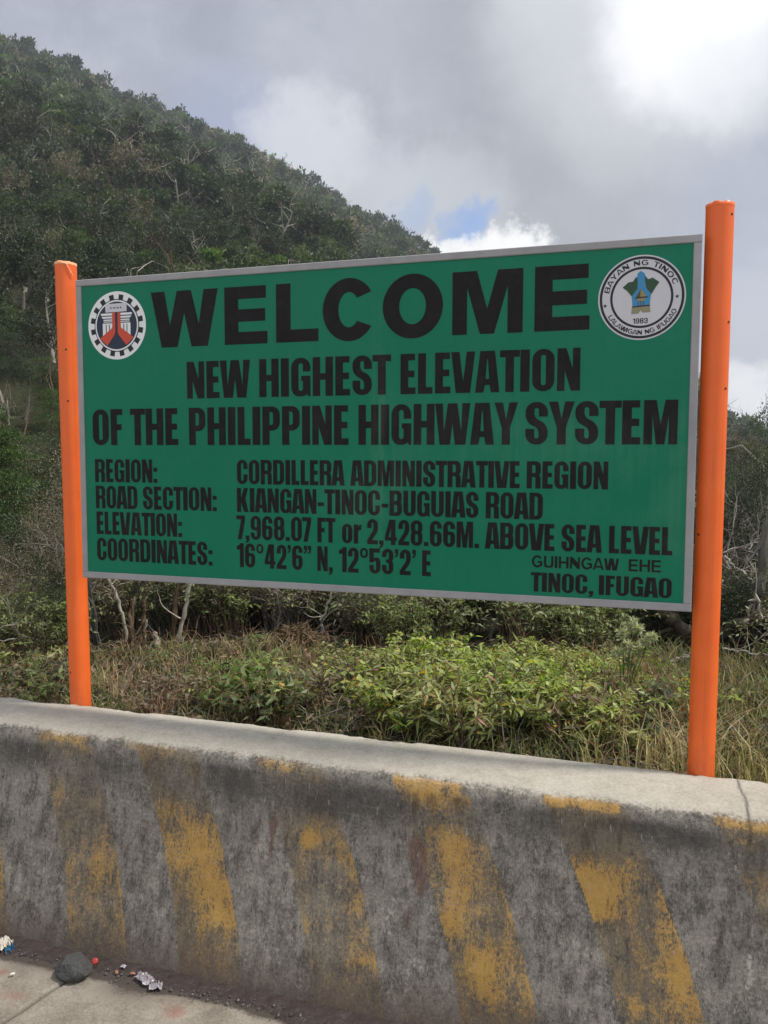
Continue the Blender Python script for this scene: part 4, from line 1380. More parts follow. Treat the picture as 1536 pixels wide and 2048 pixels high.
def tree_meshes(kind, seed, detail=1.0, leaf=1.0):
    """-> (trunk mesh data, crown mesh data or None); a tree about 5 m tall"""
    rs = np.random.RandomState(seed)
    ld = 1.0 / math.sqrt(detail)
    if kind == 'bushy':
        tb, _ = trunk_mesh(rs, 3.2, 0.10, 0, 5)
        cb = MB()
        lumps_crown(cb, rs, 1.7, 1.7, 1.35, 3.5, 17, int(95 * detail), .30 * leaf * ld, .085 * leaf * ld)
        return tb, cb, 'bark_grey', ('leaf_dark', 'leaf_olive')[seed % 2]
    if kind == 'olive':
        tb, _ = trunk_mesh(rs, 3.6, 0.09, 0, 7)
        cb = MB()
        lumps_crown(cb, rs, 1.5, 1.5, 1.5, 3.7, 18, int(62 * detail), .30 * leaf * ld, .07 * leaf * ld, hollow=.45)
        return tb, cb, 'bark_pale', 'leaf_olive'
    if kind == 'tall':
        tb, _ = trunk_mesh(rs, 4.8, 0.10, 0, 7, 0.12)
        cb = MB()
        lumps_crown(cb, rs, 1.35, 1.35, 0.95, 5.2, 13, int(80 * detail), .28 * leaf * ld, .08 * leaf * ld, flat=.6)
        lumps_crown(cb, rs, 0.8, 0.8, 0.8, 3.4, 4, int(50 * detail), .28 * leaf * ld, .08 * leaf * ld)
        return tb, cb, 'bark_pale', 'leaf_dark'
    if kind == 'tiered':
        tb, _ = trunk_mesh(rs, 4.6, 0.11, 0, 4, 0.05)
        cb = MB()
        tiers_crown(cb, rs, 2.2, 1.6, 5.0, 8, int(85 * detail), .34 * leaf * ld, .055 * leaf * ld)
        return tb, cb, 'bark_brown', 'leaf_fern'
    if kind == 'thin':
        tb, tips = trunk_mesh(rs, 3.6, 0.085, 0, 11, 0.3, 0.9, 2, tint=.35)
        cb = MB()
        for p, d in tips:
            n = int(16 * detail)
            P = p + rs.randn(n, 3) * 0.22
            add_leaves(cb, P, d + rs.randn(n, 3) * .7, .20 * leaf * ld, .045 * leaf * ld, rs, 0, .5 + .5 * (rs.rand(n) - .5))
        return tb, cb, 'bark_grey', 'leaf_grey'
    if kind == 'dead':
        tb, tips = trunk_mesh(rs, 3.3, 0.060, 0, 9, 0.3, 0.9, 2, tint=.34)
        return tb, None, 'bark_pale', None


KINDS = ['bushy', 'olive', 'tall', 'tiered', 'thin', 'dead']
NAMES = {'bushy': 'bushy_tree', 'olive': 'olive_tree', 'tall': 'tall_tree', 'tiered': 'tiered_conifer', 'thin': 'bare_twiggy_tree', 'dead': 'dead_tree'}


# ------------------------------------------------------------------ the wood on the hill
rng = np.random.RandomState(11)
LIB = {}
for kd in KINDS:
    for v in range(3 if kd in ('bushy', 'olive') else 2):
        for lod, det, lf in (('close', 5.0, 0.62), ('near', 2.0, 0.75), ('mid', 0.8, 1.0), ('far', 0.30, 1.15)):
            tb, cb, bk, lv = tree_meshes(kd, 100 + v + 7 * KINDS.index(kd), det, lf)
            LIB[kd, v, lod] = (tb, cb, bk, lv)
NV = {kd: (3 if kd in ('bushy', 'olive') else 2) for kd in KINDS}
MESH = {}


def lib_mesh(kd, v, lod):
    if (kd, v, lod) not in MESH:
        tb, cb, bk, lv = LIB[kd, v, lod]
        MESH[kd, v, lod] = (tb.mesh('trunk', [M[bk]], False), cb.mesh('crown', [M[lv]]) if cb else None)
    return MESH[kd, v, lod]


def photo_px(p):
    q = Vector(p) - Vector((0, 0, EYE))
    z = q.dot(F)
    if z <= 0.01:
        return None
    return 768 + FPX * q.dot(RIGHT) / z, 1024 + FPX * q.dot(DOWN) / z, z


def behind_sign(px, py):
    return 185 < px < 1370 and 575 - 0.075 * (px - 150) < py < 1150


spots = []
cand = []
for lo, hi, gap in ((9.0, 22.0, 1.25), (22.0, 60.0, 1.6), (60.0, 150.0, 2.2), (150.0, 345.0, 2.8)):
    g = np.arange(-hi, hi, gap)
    gx, gy = np.meshgrid(g, g[g > -20], indexing='ij')
    gx = (gx + rng.uniform(-.42, .42, gx.shape) * gap).ravel()
    gy = (gy + rng.uniform(-.42, .42, gy.shape) * gap).ravel()
    d = np.hypot(gx, gy)
    az = np.arctan2(gx, gy)
    ok = (d >= lo) & (d < hi) & (np.abs(az - YAW) < math.radians(41)) & (d < np.interp(az, RA, RD) * 1.03)
    cand += list(zip(gx[ok], gy[ok]))
cx, cy = np.array(cand).T
cz = terrain(cx, cy)
cpatch = fbm(cx, cy, 61, 3, 0.05)
for x, y, z, patch in zip(cx, cy, cz, cpatch):
    d = math.hypot(x, y)
    rel = math.degrees(math.atan2(x, y) - YAW)
    if rel > 1 and d > 60 and rng.rand() < 0.45:       # wholly behind the board
        continue
    s = rng.uniform(0.7, 1.3) * (0.30 if d < 22 else 0.52 if d < 60 else 0.74 if d < 150 else 0.90)
    pr = np.array([0.34, 0.24, 0.16, 0.10 if d < 90 else 0.05, 0.12, 0.03])
    if patch > 0.54:
        pr = np.array([0.14, 0.36, 0.12, 0.03, 0.30, 0.05])
    if patch < 0.45:
        pr = np.array([0.52, 0.14, 0.22, 0.10, 0.04, 0.01])
    if d > 70:
        pr = pr * np.array([1.5, .7, 1.7, 1, .25, .4])
    if d < 60 and rel < -18:
        pr = np.array([0.30, 0.18, 0.06, 0.20, 0.24, 0.0])
    if d < 70 and rel > 20:
        pr = np.array([0.12, 0.30, 0.04, 0.02, 0.42, 0.04])
    if d < 45:
        pr[5] = 0
    kd = KINDS[rng.choice(6, p=pr / pr.sum())]
    if kd in ('thin', 'dead') and d < 45:
        s *= 0.55
    top = photo_px((x, y, z + 5.2 * s))
    if top:
        lim = 575 - 0.0755 * (top[0] - 150) + 18
        if top[0] >= 1400:
            lim = 865 + 25 * rng.rand()
        if d < 110 and ((690 < top[0]) or (d < 24 and 150 < top[0])) and top[1] < lim:
            s *= 0.6
            if photo_px((x, y, z + 5.2 * s))[1] < lim:
                continue
    pp = photo_px((x, y, z + 3.5 * s))
    vis = pp is not None and -60 < pp[0] < 1596 and pp[1] < 1500 and not behind_sign(pp[0], pp[1])
    spots.append((d / s, d, x, y, z, s, kd, rng.randint(NV[kd]), rng.uniform(0, 6.28), vis, pp))

spots.sort(key=lambda q: q[0])
DESC = {'bushy': 'dark green bushy tree', 'olive': 'olive open-crowned tree', 'tall': 'tall pale-trunked dark tree', 'tiered': 'feathery flat-tiered green conifer', 'thin': 'grey-brown twiggy half bare tree', 'dead': 'leafless bleached dead tree'}


def zone(pp, d):
    px, py, _ = pp
    if px > 1380:
        side = 'right of the right orange post'
        return side, 'right'
    if px < 140 and py > 520:
        if d < 24:
            return 'just behind the barrier by the left orange post', 'close left'
        return 'on the slope left of the left orange post', 'left'
    if py > 1100:
        return 'in the thicket under the sign board', 'under'
    r = np.interp(px, [p[0] for p in RIDGE_PX], [p[1] for p in RIDGE_PX])
    if py - r < 45:
        return 'along the skyline of the hill', 'skyline'
    if py - r < 170:
        return 'high on the wooded hillside', 'upper'
    if py - r < 300:
        return 'half way up the wooded hillside', 'middle'
    return 'on the slope just above the sign', 'low'


n_ind = 0
far = MB()
far_mats = ['bark_grey', 'bark_pale', 'bark_brown', 'leaf_dark', 'leaf_olive', 'leaf_fern', 'leaf_grey']
for q in spots:
    _, d, x, y, z, s, kd, v, rot, vis, pp = q
    if vis and n_ind < 280:
        n_ind += 1
        where, zk = zone(pp, d)
        t = empty(NAMES[kd], (x, y, z), DESC[kd] + ' ' + where, 'tree', DESC[kd] + 's ' + where, rot, s)
        tm, cm = lib_mesh(kd, v, 'close' if d < 22 else 'near' if d < 45 else 'mid')
        for nm, me in (('trunk', tm), ('crown', cm)):
            if me is None:
                continue
            o = bpy.data.objects.new(nm, me)
            COL.objects.link(o)
            o.parent = t
        continue
    tb, cb, bk, lv = LIB[kd, v, 'far' if d > 60 else 'near' if d < 30 else 'mid']
    c, sn = math.cos(rot), math.sin(rot)
    Rm = np.array([[c, -sn, 0], [sn, c, 0], [0, 0, 1]]) * s * np.array([1, 1, rng.uniform(.85, 1.2)])[:, None]
    for src, mk in ((tb, bk), (cb, lv)):
        if src is None:
            continue
        V = np.concatenate(src.v) @ Rm.T + np.array([x, y, z])
        sh = 0.75 * (rng.rand() - 0.5)
        off = far.n
        far.v.append(V)
        far.n += len(V)
        mi = far_mats.index(mk)
        for a, bm, bt, A_, Bm, Bt in ((src.q, src.qm, src.qt, far.q, far.qm, far.qt), (src.t, src.tm, src.tt, far.t, far.tm, far.tt)):
            if a:
                ii = np.concatenate(a)
                A_.append(ii + off)
                Bm.append(np.full(len(ii), mi, np.int32))
                Bt.append(np.clip(np.concatenate(bt) + sh, 0, 1))
wood = far.obj('forest', [M[k] for k in far_mats])
tag(wood, kind='stuff')
print('trees', len(spots), 'individual', n_ind, 'forest faces', len(wood.data.polygons))

# ------------------------------------------------------------------ close behind the barrier
def gp(px, d):
    r = ray(px, 909)
    k = d / math.hypot(r.x, r.y)
    x, y = r.x * k, r.y * k
    return Vector((x, y, terrain1(x, y)))


rs = np.random.RandomState(77)


def plant_tree(kd, px, d, s, label, group=None, lod='close', name=None, cat='shrub', sink=0.0, v=None, zs=1.0):
    p = gp(px, d)
    p.z -= sink
    t = empty(name or NAMES[kd], p, label, cat, group, rs.uniform(0, 6.28), s)
    t.scale.z = s * zs
    tm, cm = lib_mesh(kd, rs.randint(NV[kd]) if v is None else v, lod)
    for nm, me in (('trunk', tm), ('crown', cm)):
        if me is not None:
            o = bpy.data.objects.new(nm, me)
            COL.objects.link(o)
            o.parent = t
    return t


# thicket under the board and to both sides: rows of shrubs standing one behind the other
row_no = 0
for d0, x0, x1, st, s0, pool, where in (
        (6.0, 900, 1370, 46, .20, ('bushy', 'bushy', 'olive'), 'leafy thicket right of centre under the board'),
        (6.6, 560, 900, 60, .19, ('bushy', 'olive', 'thin'), 'thicket under the middle of the board'),
        (6.4, 170, 560, 62, .22, ('thin', 'thin', 'olive', 'bushy'), 'brown twiggy thicket under the left half of the board'),
        (7.6, 160, 1380, 70, .30, ('bushy', 'olive', 'thin', 'bushy'), 'second row of the thicket under the board'),
        (9.2, 190, 1390, 84, .40, ('bushy', 'olive', 'thin', 'bushy'), 'deep shade of the thicket under the board'),
        (6.2, -120, 150, 44, .15, ('bushy', 'thin', 'olive', 'thin'), 'undergrowth left of the left orange post'),
        (7.8, -140, 140, 52, .24, ('bushy', 'thin', 'olive'), 'second row of undergrowth left of the left orange post'),
        (6.3, 1440, 1660, 44, .16, ('thin', 'olive', 'bushy'), 'undergrowth right of the right orange post'),
        (8.2, 1420, 1680, 50, .27, ('olive', 'thin', 'olive'), 'second row of undergrowth right of the right orange post')):
    row_no += 1
    for px in np.arange(x0, x1, st):
        kd = pool[rs.randint(len(pool))]
        word = {'bushy': 'dark small-leaved shrub', 'olive': 'olive loose shrub', 'thin': 'grey-brown twiggy shrub', 'tall': 'thin-stemmed dark shrub'}[kd]
        sc = s0 * rs.uniform(.8, 1.25)
        plant_tree(kd, px + rs.uniform(-18, 18), d0 + rs.uniform(-.45, .6), sc, f'{word} in the {where}', f'{word}s in the {where}', name={'bushy': 'leafy_shrub', 'olive': 'loose_shrub', 'thin': 'twiggy_shrub', 'tall': 'thin_shrub'}[kd], sink={'bushy': 1.9, 'olive': 1.8 if rs.rand() < .75 else .8, 'thin': .9, 'tall': 1.0}[kd] * sc)

# feathery tiers left of the left post, and the layered conifer higher up behind the post top
for px, d, s, zs, lab in ((20, 11.0, .27, .9, 'low feathery conifer with bright flat fans at the left edge, below eye level'),
                          (85, 12.4, .30, .85, 'low feathery conifer with flat fans close beside the left orange post'),
                          (-50, 12.0, .34, .9, 'low feathery conifer cut by the left edge of the picture'),
                          (45, 14.5, .30, 1.0, 'feathery conifer behind the low ones at the left edge')):
    plant_tree('tiered', px, d, s, lab, cat='conifer', zs=zs, name='low_conifer')
for px, d, s, lab in ((112, 26.0, .30, 'bleached forked dead tree touching the left edge of the left orange post'),
                      (25, 19.0, .30, 'bleached leafless dead tree half way up the left edge'),
                      (-25, 15.0, .4, 'leafless grey tree cut by the left edge'),
                      (70, 13.5, .26, 'small bleached dead tree above the low conifers'),
                      (1488, 7.0, .24, 'bleached dead bush right of the right orange post, above the fallen trunk'),
                      (1520, 7.6, .30, 'bleached dead bush at the right edge above the fallen trunk'),
                      (1455, 8.6, .28, 'bleached dead bush close beside the right orange post')):
    plant_tree('dead', px, d, s, lab, cat='dead tree')
for px, d, s, zs, kd, lab in ((1574, 9.0, .27, 1.5, 'olive', 'loose-crowned tree at the right edge whose top stands against the bright cloud'),
                              (1500, 12.5, .28, 1.0, 'olive', 'olive tree behind the fallen trunk right of the right orange post'),
                              (1625, 10.5, .30, 1.0, 'olive', 'olive tree just outside the right edge')):
    plant_tree(kd, px, d, s, lab, cat='tree', zs=zs)


def stick(name, pts, radii, m, label, cat, dist, group=None, twigs=0, wob=0.012, sides=8, seed=0):
    """bent trunk or branch through photo directions, each at its own distance"""
    r2 = np.random.RandomState(seed + 5)
    P = []
    ds = dist if isinstance(dist, (list, tuple)) else [dist] * len(pts)
    for (x, y), d in zip(pts, ds):
        P.append(np.array(at(x, y, d)))
    P = np.array(P)
    t = np.linspace(0, len(P) - 1, (len(P) - 1) * 5 + 1)
    Q = np.stack([np.interp(t, np.arange(len(P)), P[:, k]) for k in range(3)], -1)
    Rd = np.interp(t, np.linspace(0, len(P) - 1, len(radii)), radii)
    Q += r2.randn(*Q.shape) * wob * 0.5
    o0 = Vector(Q[0])
    b = MB()
    b.tube(Q - np.array(o0), Rd * (1 + 0.12 * r2.randn(len(Rd))), sides, tint=.5)
    for k in range(twigs):
        i = r2.randint(2, len(Q))
        branching(b, r2, Q[i] - np.array(o0), unit(r2.randn(3) + np.array([0, 0, .6])), .10 + .14 * r2.rand(), Rd[i] * .45, 1, 0, .7, .5, .2, (1, 3), .7, None, 4, .55)
    o = b.obj(name, M[m], smooth=True)
    o.location = o0
    return tag(o, label, cat, group)


stick('sapling', [(350, 1325), (352, 1308), (360, 1262), (372, 1205), (383, 1150)], [.021, .018, .015, .012], 'bark_pale', 'pale leaning sapling trunk lit on one side under the left part of the board', 'sapling', 5.7, twigs=2)
stick('sapling', [(342, 1320), (345, 1260), (352, 1200), (362, 1150)], [.022, .018, .015], 'bark_brown', 'brown sapling trunk close left of the pale leaning one', 'sapling', 5.9, twigs=2, seed=1)
stick('sapling', [(258, 1300), (250, 1250), (238, 1200), (218, 1160)], [.012, .011, .010], 'bark_pale', 'thin bleached bent stem under the left end of the board', 'sapling', 5.7, twigs=2, seed=2)
stick('sapling', [(293, 1322), (290, 1290), (291, 1240)], [.012, .010, .008], 'bark_pale', 'short straight pale stem between the bent stem and the leaning sapling', 'sapling', 5.7, seed=3)
stick('tree_stump', [(316, 1306), (313, 1285), (308, 1262)], [.022, .020, .016], 'bark_pale', 'short bleached broken stump under the left part of the board', 'stump', 5.6, seed=4, sides=9)
stick('fallen_branch', [(430, 1276), (445, 1284), (465, 1302), (490, 1330)], [.017, .016, .015, .012], 'bark_pale', 'pale fallen branch slanting down to the dry grass under the board', 'branch', [6.1, 5.9, 5.6, 5.3], twigs=2, seed=5)
stick('sapling', [(652, 1310), (648, 1280), (642, 1240), (655, 1215), (665, 1180)], [.010, .011, .010, .008], 'bark_pale', 'thin crooked bleached stem under the middle of the board', 'sapling', 5.8, twigs=5, seed=6)
stick('sapling', [(675, 1308), (668, 1275), (672, 1240)], [.007, .006, .004], 'bark_pale', 'thin bleached twig right of the crooked stem', 'sapling', 5.7, twigs=3, seed=7)
stick('sapling', [(556, 1300), (548, 1262), (560, 1225), (552, 1180)], [.008, .007, .006], 'bark_grey', 'grey crooked stem left of the crooked bleached stem', 'sapling', 5.9, twigs=4, seed=8)
for k, (x, lean) in enumerate(((268, -6), (283, 4), (276, 8), (262, 2))):
    stick('mossy_stem', [(x, 1345), (x + lean * .5, 1310), (x + lean, 1262), (x + lean * 1.5, 1200)], [.022, .018, .014, .010], 'bark_brown', 'brown mossy stem in the clump of stems near the left orange post', 'stem', 5.4 + .08 * k, group='brown mossy stems in one clump', twigs=2, seed=20 + k)
stick('fallen_tree', [(1285, 1190), (1320, 1222), (1352, 1246), (1382, 1272), (1412, 1292)], [.040, .046, .048, .045], 'bark_dark', 'dark fallen trunk running down behind the right orange post', 'fallen tree', 5.6, twigs=2, seed=9, sides=10)
stick('fallen_tree', [(1395, 1300), (1430, 1272), (1470, 1252), (1512, 1238), (1570, 1222)], [.050, .050, .048, .042], 'bark_dark', 'thick dark bough rising from behind the right orange post to the right edge', 'fallen tree', 5.7, twigs=3, seed=10, sides=10)
stick('bare_tree', [(1515, 1400), (1512, 1320), (1512, 1250), (1518, 1180), (1528, 1090), (1545, 1010)], [.040, .037, .034, .026, .016], 'bark_grey', 'grey upright trunk at the right edge', 'trunk', 5.9, twigs=4, seed=11, sides=10)
stick('dead_branch', [(1276, 1330), (1300, 1334), (1326, 1338), (1350, 1322), (1380, 1310)], [.006, .009, .011, .012], 'bark_pale', 'pale dead branch lying in the bushes left of the right orange post', 'branch', 4.9, twigs=2, seed=12)
stick('dead_branch', [(1445, 1298), (1480, 1302), (1530, 1310)], [.006, .007, .006], 'bark_pale', 'thin bleached branch under the thick dark bough', 'branch', 5.3, twigs=2, seed=13)
stick('dead_branch', [(1448, 1110), (1470, 1135), (1500, 1160), (1530, 1195)], [.008, .012, .014, .012], 'bark_pale', 'bleached branch slanting down to the right edge', 'branch', 6.2, twigs=4, seed=14)
stick('dead_branch', [(1490, 1255), (1500, 1215), (1512, 1190), (1524, 1240)], [.010, .010, .010], 'bark_pale', 'bent bleached branch standing on the thick dark bough', 'branch', 5.6, twigs=1, seed=15)
stick('dead_branch', [(-10, 1258), (30, 1250), (62, 1245), (95, 1250)], [.005, .006, .005], 'bark_pale', 'upper of two thin bleached branches left of the left orange post', 'branch', 5.6, twigs=1, seed=16)
stick('dead_branch', [(0, 1282), (45, 1275), (62, 1275), (92, 1284)], [.005, .006, .005], 'bark_pale', 'lower of two thin bleached branches left of the left orange post', 'branch', 5.5, twigs=1, seed=17)
stick('dead_branch', [(38, 1332), (65, 1332), (98, 1342)], [.004, .004, .003], 'bark_pale', 'thin straw coloured branch low down left of the left orange post', 'branch', 4.9, seed=18)

# mound of old brown fronds under the middle of the board
b = MB()
n = 900
u = unit(rs.randn(n, 3) + np.array([0, 0, .5])) * np.array([.13, .11, .10])
add_leaves(b, u * (.5 + .5 * rs.rand(n, 1)), u * 6 + rs.randn(n, 3) * .5 + np.array([0, 0, -.8]), .075 * (.6 + .8 * rs.rand(n)), .005, rs, 0, rs.rand(n) * .75)
mo = b.obj('brown_tussock', M['litter'])
mo.location = gp(592, 5.4) + Vector((0, 0, .05))
tag(mo, 'round mound of dead brown fronds under the middle of the board', 'tussock')

# low sunlit shrubs in front: arching stems carrying pointed leaves
def leafy_clump(seed, R, H, stems, per, L, Wd, bright=0.0, stemcol=None):
    r2 = np.random.RandomState(seed)
    sb, lb = MB(), MB()
    P, D, T = [], [], []
    for k in range(stems):
        a = r2.rand() * 6.28
        out = R * (0.25 + 0.85 * r2.rand())
        h = H * (0.55 + 0.6 * r2.rand())
        t = np.linspace(0, 1, 8)
        r0 = R * .35 * r2.rand()
        base = np.array([math.cos(a + 1) * r0, math.sin(a + 1) * r0, -.03])
        pts = base + np.stack([math.cos(a) * out * t ** 1.3, math.sin(a) * out * t ** 1.3, h * np.sin(t * 1.9) / .98], -1) + r2.randn(8, 3) * .008
        sb.tube(pts, np.linspace(.0032, .0012, 8), 4, tint=.5)
        for j in range(per):
            tt = .22 + .78 * (j + r2.rand()) / per
            q = np.array([np.interp(tt, t, pts[:, i]) for i in range(3)])
            q1 = np.array([np.interp(min(tt + .08, 1), t, pts[:, i]) for i in range(3)])
            ax = unit(q1 - q + 1e-6)
            side = unit(np.cross(ax, np.array([0, 0, 1.]) + .4 * r2.randn(3)))
            P.append(q)
            D.append(ax * .45 + side * (1 if j % 2 else -1) * (.6 + .4 * r2.rand()) + np.array([0, 0, .15 - .45 * r2.rand()]) + .2 * r2.randn(3))
            T.append(np.clip(.16 + .38 * q[2] / H + bright + .36 * (r2.rand() - .5), 0, .9) if r2.rand() > .05 else .93 + .07 * r2.rand())  # tint rises with stem height, light from above put into the leaf colour
    n = len(P)
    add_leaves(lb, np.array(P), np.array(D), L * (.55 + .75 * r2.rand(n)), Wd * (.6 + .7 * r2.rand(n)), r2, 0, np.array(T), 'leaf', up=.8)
    return sb, lb


VINE, WEED = [], []
for k in range(5):
    sb, lb = leafy_clump(200 + k, .25, .24, 24, 18, (.050, .058, .042, .055, .036)[k], (.0080, .0066, .0086, .0058, .0090)[k])
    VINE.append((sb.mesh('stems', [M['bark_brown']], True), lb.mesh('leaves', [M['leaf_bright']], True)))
for k in range(5):
    sb, lb = leafy_clump(300 + k, .16, .20, 15, 12, .040, .0090)
    WEED.append((sb.mesh('stems', [M['stem_red']], True), lb.mesh('leaves', [M[('leaf_mid', 'leaf_olive', 'leaf_grey', 'leaf_mid', 'leaf_bright')[k]]], True)))


def clump(lib, px, d, s, name, label, group, cat):
    p = gp(px, d)
    if p.y < 3.0 + .1 * s:
        p.y = 3.0 + .1 * s
    t = empty(name, p, label, cat, group, rs.uniform(0, 6.28), s)
    sm, lm = lib[rs.randint(len(lib))]
    for nm, me in (('stems', sm), ('leaves', lm)):
        o = bpy.data.objects.new(nm, me)
        COL.objects.link(o)
        o.parent = t
    return t


for k in range(110):
    d = rs.uniform(3.2, 4.9)
    f = (d - 3.2) / 1.7
    px = rs.uniform(700 - 60 * f, 1215 + 40 * f) if rs.rand() < .74 else rs.uniform(1120, 1370)
    mound = .80 + .34 * math.exp(-((px - 830) / 130) ** 2) + .30 * math.exp(-((px - 1090) / 90) ** 2)
    s = rs.uniform(.55, 1.25) * (1.05 - .42 * f) * mound * (1.0 if 700 < px < 1180 else .85)
    if rs.rand() < .16:
        clump(WEED, px, d, min(s * 1.25, 1.15), 'weed', 'olive or greyish weed growing through the yellow-green bushes', 'weeds among the yellow-green bushes', 'weed')
        continue
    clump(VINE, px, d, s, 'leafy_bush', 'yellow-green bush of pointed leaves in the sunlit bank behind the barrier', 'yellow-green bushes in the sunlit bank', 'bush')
for k in range(58):
    left = rs.rand() < .62
    px = rs.uniform(165, 700) if left else rs.uniform(1180, 1640)
    if px > 165 and 130 < px < 200:
        continue
    d = rs.uniform(3.3, 5.4)
    if left and rs.rand() < .35:
        px, d = rs.normal(520, 35), rs.uniform(3.4, 3.9)
    clump(WEED, px, d, rs.uniform(.6, 1.15) * (1.15 - .28 * (d - 3.3)), 'weed', 'small green weed in the dry grass between barrier and thicket' if left else 'small green weed beside the foot of the right orange post', 'weeds in the dry grass' if left else 'weeds by the right orange post', 'weed')
for k in range(16):
    clump(WEED, rs.uniform(-160, 130), rs.uniform(3.5, 5.6), rs.uniform(.6, 1.1), 'weed', 'small green weed behind the barrier left of the left orange post', 'weeds left of the left orange post', 'weed')

# dense small-leaved bushes filling the foot of the thicket
HEDGE = {}
for mk in ('leaf_mid', 'leaf_olive', 'leaf_grey'):
    HEDGE[mk] = []
    for k in range(3):
        sb, lb = leafy_clump(400 + k + len(mk), .38, .50, 38, 15, .042, .0085, .26)
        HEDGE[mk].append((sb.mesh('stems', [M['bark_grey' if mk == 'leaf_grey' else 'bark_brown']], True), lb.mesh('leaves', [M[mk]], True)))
for x0, x1, n, d0, d1, mk, sz, lab in (
        (800, 1390, 30, 4.9, 6.3, 'leaf_mid', 1.0, 'dense dark green bush under the right half of the board'),
        (560, 860, 12, 5.6, 6.8, 'leaf_olive', .9, 'olive green bush under the middle of the board'),
        (170, 620, 18, 5.8, 7.2, 'leaf_mid', 1.05, 'green bush in the shade under the left half of the board'),
        (170, 820, 26, 6.15, 7.2, 'leaf_grey', 1.0, 'grey-brown twiggy bush under the left half of the board'),
        (-150, 130, 14, 5.4, 7.4, 'leaf_mid', .8, 'dark green bush low down left of the left orange post'),
        (-150, 130, 12, 6.5, 8.5, 'leaf_grey', 1.0, 'grey-brown twiggy bush left of the left orange post'),
        (1440, 1660, 14, 5.0, 7.2, 'leaf_grey', .8, 'grey-brown twiggy bush right of the right orange post'),
        (1680, 2400, 22, 5.0, 7.5, 'leaf_olive', 1.0, 'olive green bush beyond the right edge of the picture'),
        (1440, 1660, 10, 4.6, 6.4, 'leaf_mid', .7, 'dark green bush low down right of the right orange post')):
    for k in range(n):
        hx, hd = rs.uniform(x0, x1), rs.uniform(d0, d1)
        if 1265 < hx < 1600:
            hd = max(hd, 6.1)
        clump(HEDGE[mk], hx, hd, sz * rs.uniform(.75, 1.25), 'dense_bush', lab, lab.replace(' bush ', ' bushes '), 'bush')

# bramble stems arching out of the bushes
for pts, d, lab in (([(1040, 1436), (1085, 1402), (1120, 1386), (1158, 1374)], 3.5, 'reddish arching bramble stem, the upper of two crossing the bright bush'),
                    ([(1098, 1464), (1140, 1440), (1180, 1430), (1222, 1428)], 3.35, 'reddish arching bramble stem, the lower of two crossing the bright bush'),
                    ([(1056, 1500), (1080, 1455), (1096, 1420), (1100, 1400)], 3.3, 'thin reddish upright stem in front of the bright bush'),
                    ([(915, 1490), (918, 1450), (908, 1420), (905, 1400)], 3.4, 'bent pale stem left of the middle of the bright bush')):
    stick('bramble_stem', pts, [.0036, .0032, .0026, .0018], 'stem_red', lab, 'stem', d, wob=.004, sides=5, seed=int(pts[0][0]))

# tall weed in seed
fw = empty('flowering_weed', gp(1262, 3.9), 'tall weed with cream seed heads standing above the bushes left of the right orange post', 'flower')
sb, hb_, lb = MB(), MB(), MB()
r2 = np.random.RandomState(9)
gz = gp(1262, 3.9)
for k, (px, py) in enumerate(((1245, 1268), (1262, 1250), (1276, 1262), (1292, 1276), (1262, 1290), (1236, 1300), (1305, 1270), (1282, 1300))):
    e = np.array(at(px, py, 3.9)) - np.array(gz) + np.array([0, .05 * r2.randn(), 0])
    t = np.linspace(0, 1, 8)[:, None]
    b0 = np.array([.02 * r2.randn(), .02 * r2.randn(), 0])
    mid = np.array([e[0] * .35, e[1] * .3, e[2] * .6])
    pts = (1 - t) ** 2 * b0 + 2 * (1 - t) * t * mid + t * t * e
    sb.tube(pts, np.linspace(.0035, .0015, 8), 5)
    for j in range(3):
        c = e + r2.randn(3) * .014
        n = 60
        u = unit(r2.randn(n, 3))
        add_leaves(hb_, c + u * .004, u, .027 * (.6 + .6 * r2.rand(n)), .0032, r2)
    n = 6
    idx = r2.randint(2, 7, n)
    add_leaves(lb, pts[idx], r2.randn(n, 3) + np.array([0, 0, .2]), .06, .010, r2, 0, None, 'leaf')
sb.obj('stems', M['leaf_mid'], fw)
lb.obj('leaves', M['leaf_mid'], fw)
hb_.obj('seed_heads', M['flower'], fw)

# grass, dead leaves and twigs on the bank
def field(n, d0, d1, px0, px1, r2, pw=1.0):
    px = r2.uniform(px0, px1, n)
    az = YAW + np.arctan((px - 768) / FPX)
    ymin = 2.905
    d = d0 + (d1 - d0) * r2.rand(n) ** pw
    x, y = d * np.sin(az), d * np.cos(az)
    ok = y > ymin
    x, y, px, d = x[ok], y[ok], px[ok], d[ok]
    return x, y, terrain(x, y), px, d


r2 = np.random.RandomState(31)
b = MB()
x, y, z, px, d = field(36000, 2.9, 5.6, -420, 2500, r2, 1.15)
dens = fbm(x, y, 71, 3, 3.5)
keep = r2.rand(len(x)) < np.clip((dens - .30) * 3.2, .12, 1)
keep &= r2.rand(len(x)) < np.where((px > 650) & (px < 1230) & (d > 3.35), .22, np.where((px > 640) & (px < 1020), .4, 1.0))
x, y, z, px, d, dens = [a[keep] for a in (x, y, z, px, d, dens)]
n = len(x)
h = (.05 + .13 * r2.rand(n) ** 1.6) * (0.7 + 0.7 * dens) * np.where(px > 1180, 1.25, np.where(px < 660, .66, .8))
a = r2.rand(n) * 6.28
bend = h * (.25 + .8 * r2.rand(n))
wd = .0016 + .0016 * r2.rand(n)
dx, dy = np.cos(a), np.sin(a)
B0 = np.stack([x, y, z - .01], -1)
B1 = B0 + np.stack([dx * bend * .3, dy * bend * .3, h * .6], -1)
B2 = B0 + np.stack([dx * bend, dy * bend, h * (.95 - .2 * r2.rand(n))], -1)
Sx = np.stack([-dy, dx, 0 * dx], -1) * wd[:, None]
